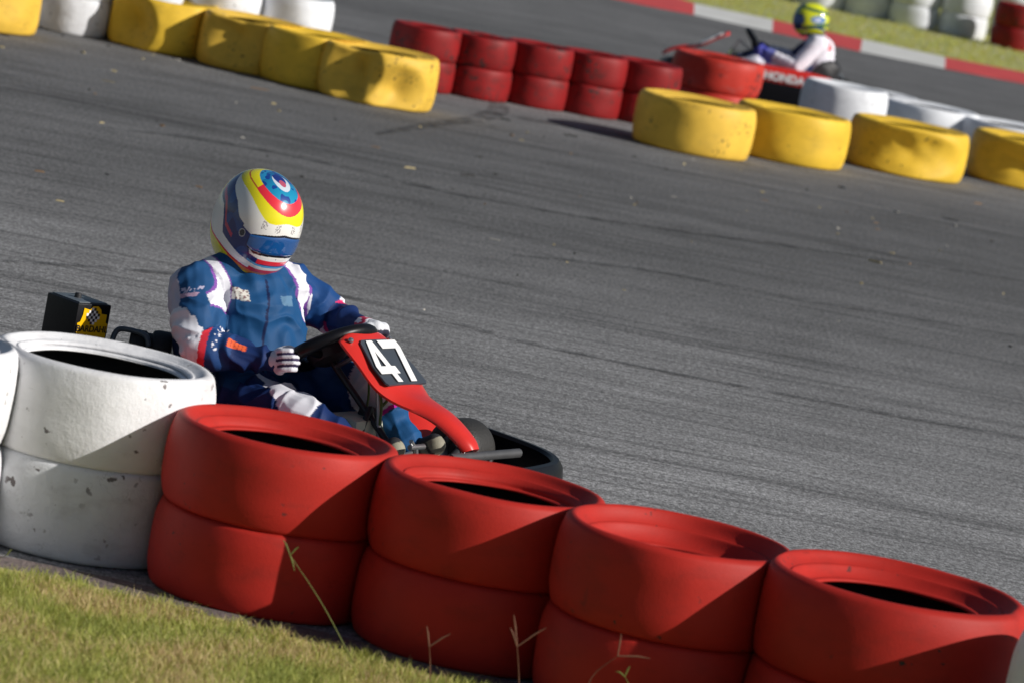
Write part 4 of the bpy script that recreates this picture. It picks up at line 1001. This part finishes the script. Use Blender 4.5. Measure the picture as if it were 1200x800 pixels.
# ------------------------------------------------------------ small things on the ground
def stalk(pts, tips, label, c):
    b = MB(); b.tube(smoothpath(pts, 6), [.0016 - .0009 * i / (6 * (len(pts) - 1)) for i in range(6 * (len(pts) - 1) + 1)], n=6)
    top = Vector(pts[-1])
    for t in tips:
        q = top + Vector(t); b.tube([top, top.lerp(q, .6) + Vector((0, 0, .003)), q], [.0016, .0022, .0008], n=6)
    return tag(b.build('grass_stalk', c), label, 'grass stalk', 'tall grass stalks in front of the red tyres')
stg = mat('stalk_green', (.13, .15, .03), .6, noise_amt=.3, noise_scale=60); sts = mat('stalk_straw', (.26, .19, .06), .6, noise_amt=.3, noise_scale=60); str_ = mat('stalk_reddish', (.16, .07, .04), .6, noise_amt=.3, noise_scale=60)
def gp(px, py, y):             # the point of a pixel's ray at depth y
    d = fwd + (px - 600) / F * CI - (py - 400) / F * CU; return CP + d * (y / d.y)
Y0 = 10.5
def stalk_px(base, mid, top, tips, label, c, y=Y0):
    a, b_, c_ = gp(*base, y), gp(*mid, y), gp(*top, y - .02)
    a.z = min(a.z, .01)
    stalk([a, b_, c_], [(gp(*t, y - .02) - c_) for t in tips], label, c)
stalk_px((415, 775), (378, 708), (340, 650), [(332, 632), (345, 668), (350, 640)], 'long leaning grass stalk in front of the seam of the first red stack', stg)
stalk_px((505, 800), (504, 775), (503, 757), [(500, 733), (528, 742)], 'short forked stalk in front of the second red stack', str_, 10.4)
stalk_px((610, 830), (608, 790), (606, 757), [(602, 720), (640, 735), (598, 735)], 'reddish forked stalk between the second and third red stacks', str_, 10.28)
stalk_px((700, 850), (690, 800), (724, 768), [(728, 742), (762, 771)], 'branched stalk crossing the front of the third red stack', str_, 10.2)
stalk_px((745, 850), (738, 810), (732, 792), [(722, 786), (738, 780)], 'small green stalk tip at the bottom photo edge below the third red stack', stg, 10.2)
stalk_px((-12, 668), (-4, 655), (8, 650), [(14, 643)], 'bright green blade at the left photo edge by the white tyre', stg, 10.9)
stalk_px((250, 728), (236, 716), (222, 711), [(214, 714)], 'dry yellow curled straw at the foot of the first red stack', sts, 10.72)
# worn rubber marks left by braking karts; the widest paints a tyre's shadow
rm2 = bpy.data.materials.new('rubber_and_shadow_mark'); rm2.use_nodes = True; n_ = rm2.node_tree; b_n = n_.nodes["Principled BSDF"]; b_n.inputs["Base Color"].default_value = (.035, .034, .035, 1); b_n.inputs["Roughness"].default_value = .8
tc_ = n_.nodes.new("ShaderNodeTexCoord"); nz_ = n_.nodes.new("ShaderNodeTexNoise"); nz_.inputs["Scale"].default_value = 9; nz_.inputs["Detail"].default_value = 8; n_.links.new(tc_.outputs["Object"], nz_.inputs["Vector"])
rr_ = n_.nodes.new("ShaderNodeValToRGB"); rr_.color_ramp.elements[0].position = .36; rr_.color_ramp.elements[1].position = .70; rr_.color_ramp.elements[1].color = (.6, .6, .6, 1)
n_.links.new(nz_.outputs[0], rr_.inputs[0]); n_.links.new(rr_.outputs[0], b_n.inputs["Alpha"])
for k_, (pl_, wd_) in enumerate([(((440, 158), (505, 147), (556, 140), (584, 130), (578, 114), (560, 103)), .075), (((470, 215), (640, 248), (800, 272), (1000, 300), (1230, 335)), .06), (((560, 132), (650, 146), (760, 166), (900, 200)), .10),
                                ((( -20, 305), (200, 322), (420, 352), (700, 420), (1230, 520)), .05), (((600, 300), (760, 318), (960, 356), (1230, 400)), .045), (((120, 150), (260, 168), (420, 200), (560, 236)), .07)]):
    pp_ = smoothpath([at(*q) for q in pl_], 8); vv = []
    for i, q in enumerate(pp_):
        t = (pp_[min(i + 1, len(pp_) - 1)] - pp_[max(i - 1, 0)]).normalized(); nn_ = Vector((-t.y, t.x, 0)); w_ = wd_ * (.25 + .75 * math.sin(math.pi * (i + .5) / len(pp_)))
        vv += [Vector((q.x, q.y, .003 + .0007 * k_)) + nn_ * w_, Vector((q.x, q.y, .003 + .0007 * k_)) - nn_ * w_]
    mk = MB(); mk.add(vv, [(2 * i, 2 * i + 1, 2 * i + 3, 2 * i + 2) for i in range(len(pp_) - 1)])
    tag(mk.build('rubber_or_shadow_mark', rm2, smooth=False), 'faint dark rubber mark or painted tyre shadow on the asphalt', kind='structure')
# scattered bits of straw and rubber on the asphalt
rb = random.Random(11); bits = MB()
for i in range(230):
    x = rb.uniform(-4, 6); y = rb.triangular(16, 33, 27)
    L_ = rb.choice([.006, .01, .012, .018, .045]) * rb.uniform(.6, 1.4); w_ = rb.uniform(.003, .007) if L_ > .03 else L_ * rb.uniform(.4, .9); a = rb.gauss(0, .5)
    c_, s_ = math.cos(a), math.sin(a); kx = rb.choice([0, 0, 1, 1, 2, 3]); h_ = rb.uniform(.003, .012)
    pts = [(-L_, -w_), (L_ * .9, -w_ * .4), (L_, w_ * .5), (-.2 * L_, w_)]
    v = [(x + px * c_ - py * s_, y + px * s_ + py * c_, .001) for px, py in pts] + [(x + px * .8 * c_ - py * .7 * s_, y + px * .8 * s_ + py * .7 * c_, h_) for px, py in pts]
    bits.add(v, [(4, 5, 6, 7), (0, 1, 5, 4), (1, 2, 6, 5), (2, 3, 7, 6), (3, 0, 4, 7)], kx)
tag(bits.build('debris', [mat('dry_straw', (.34, .28, .15), .8), mat('rubber_crumb', (.015, .015, .015), .8), mat('dead_leaf', (.18, .11, .06), .8), mat('pale_grit', (.40, .38, .34), .8)], smooth=False), 'scattered straw, leaf bits and rubber crumbs on the asphalt', kind='stuff')
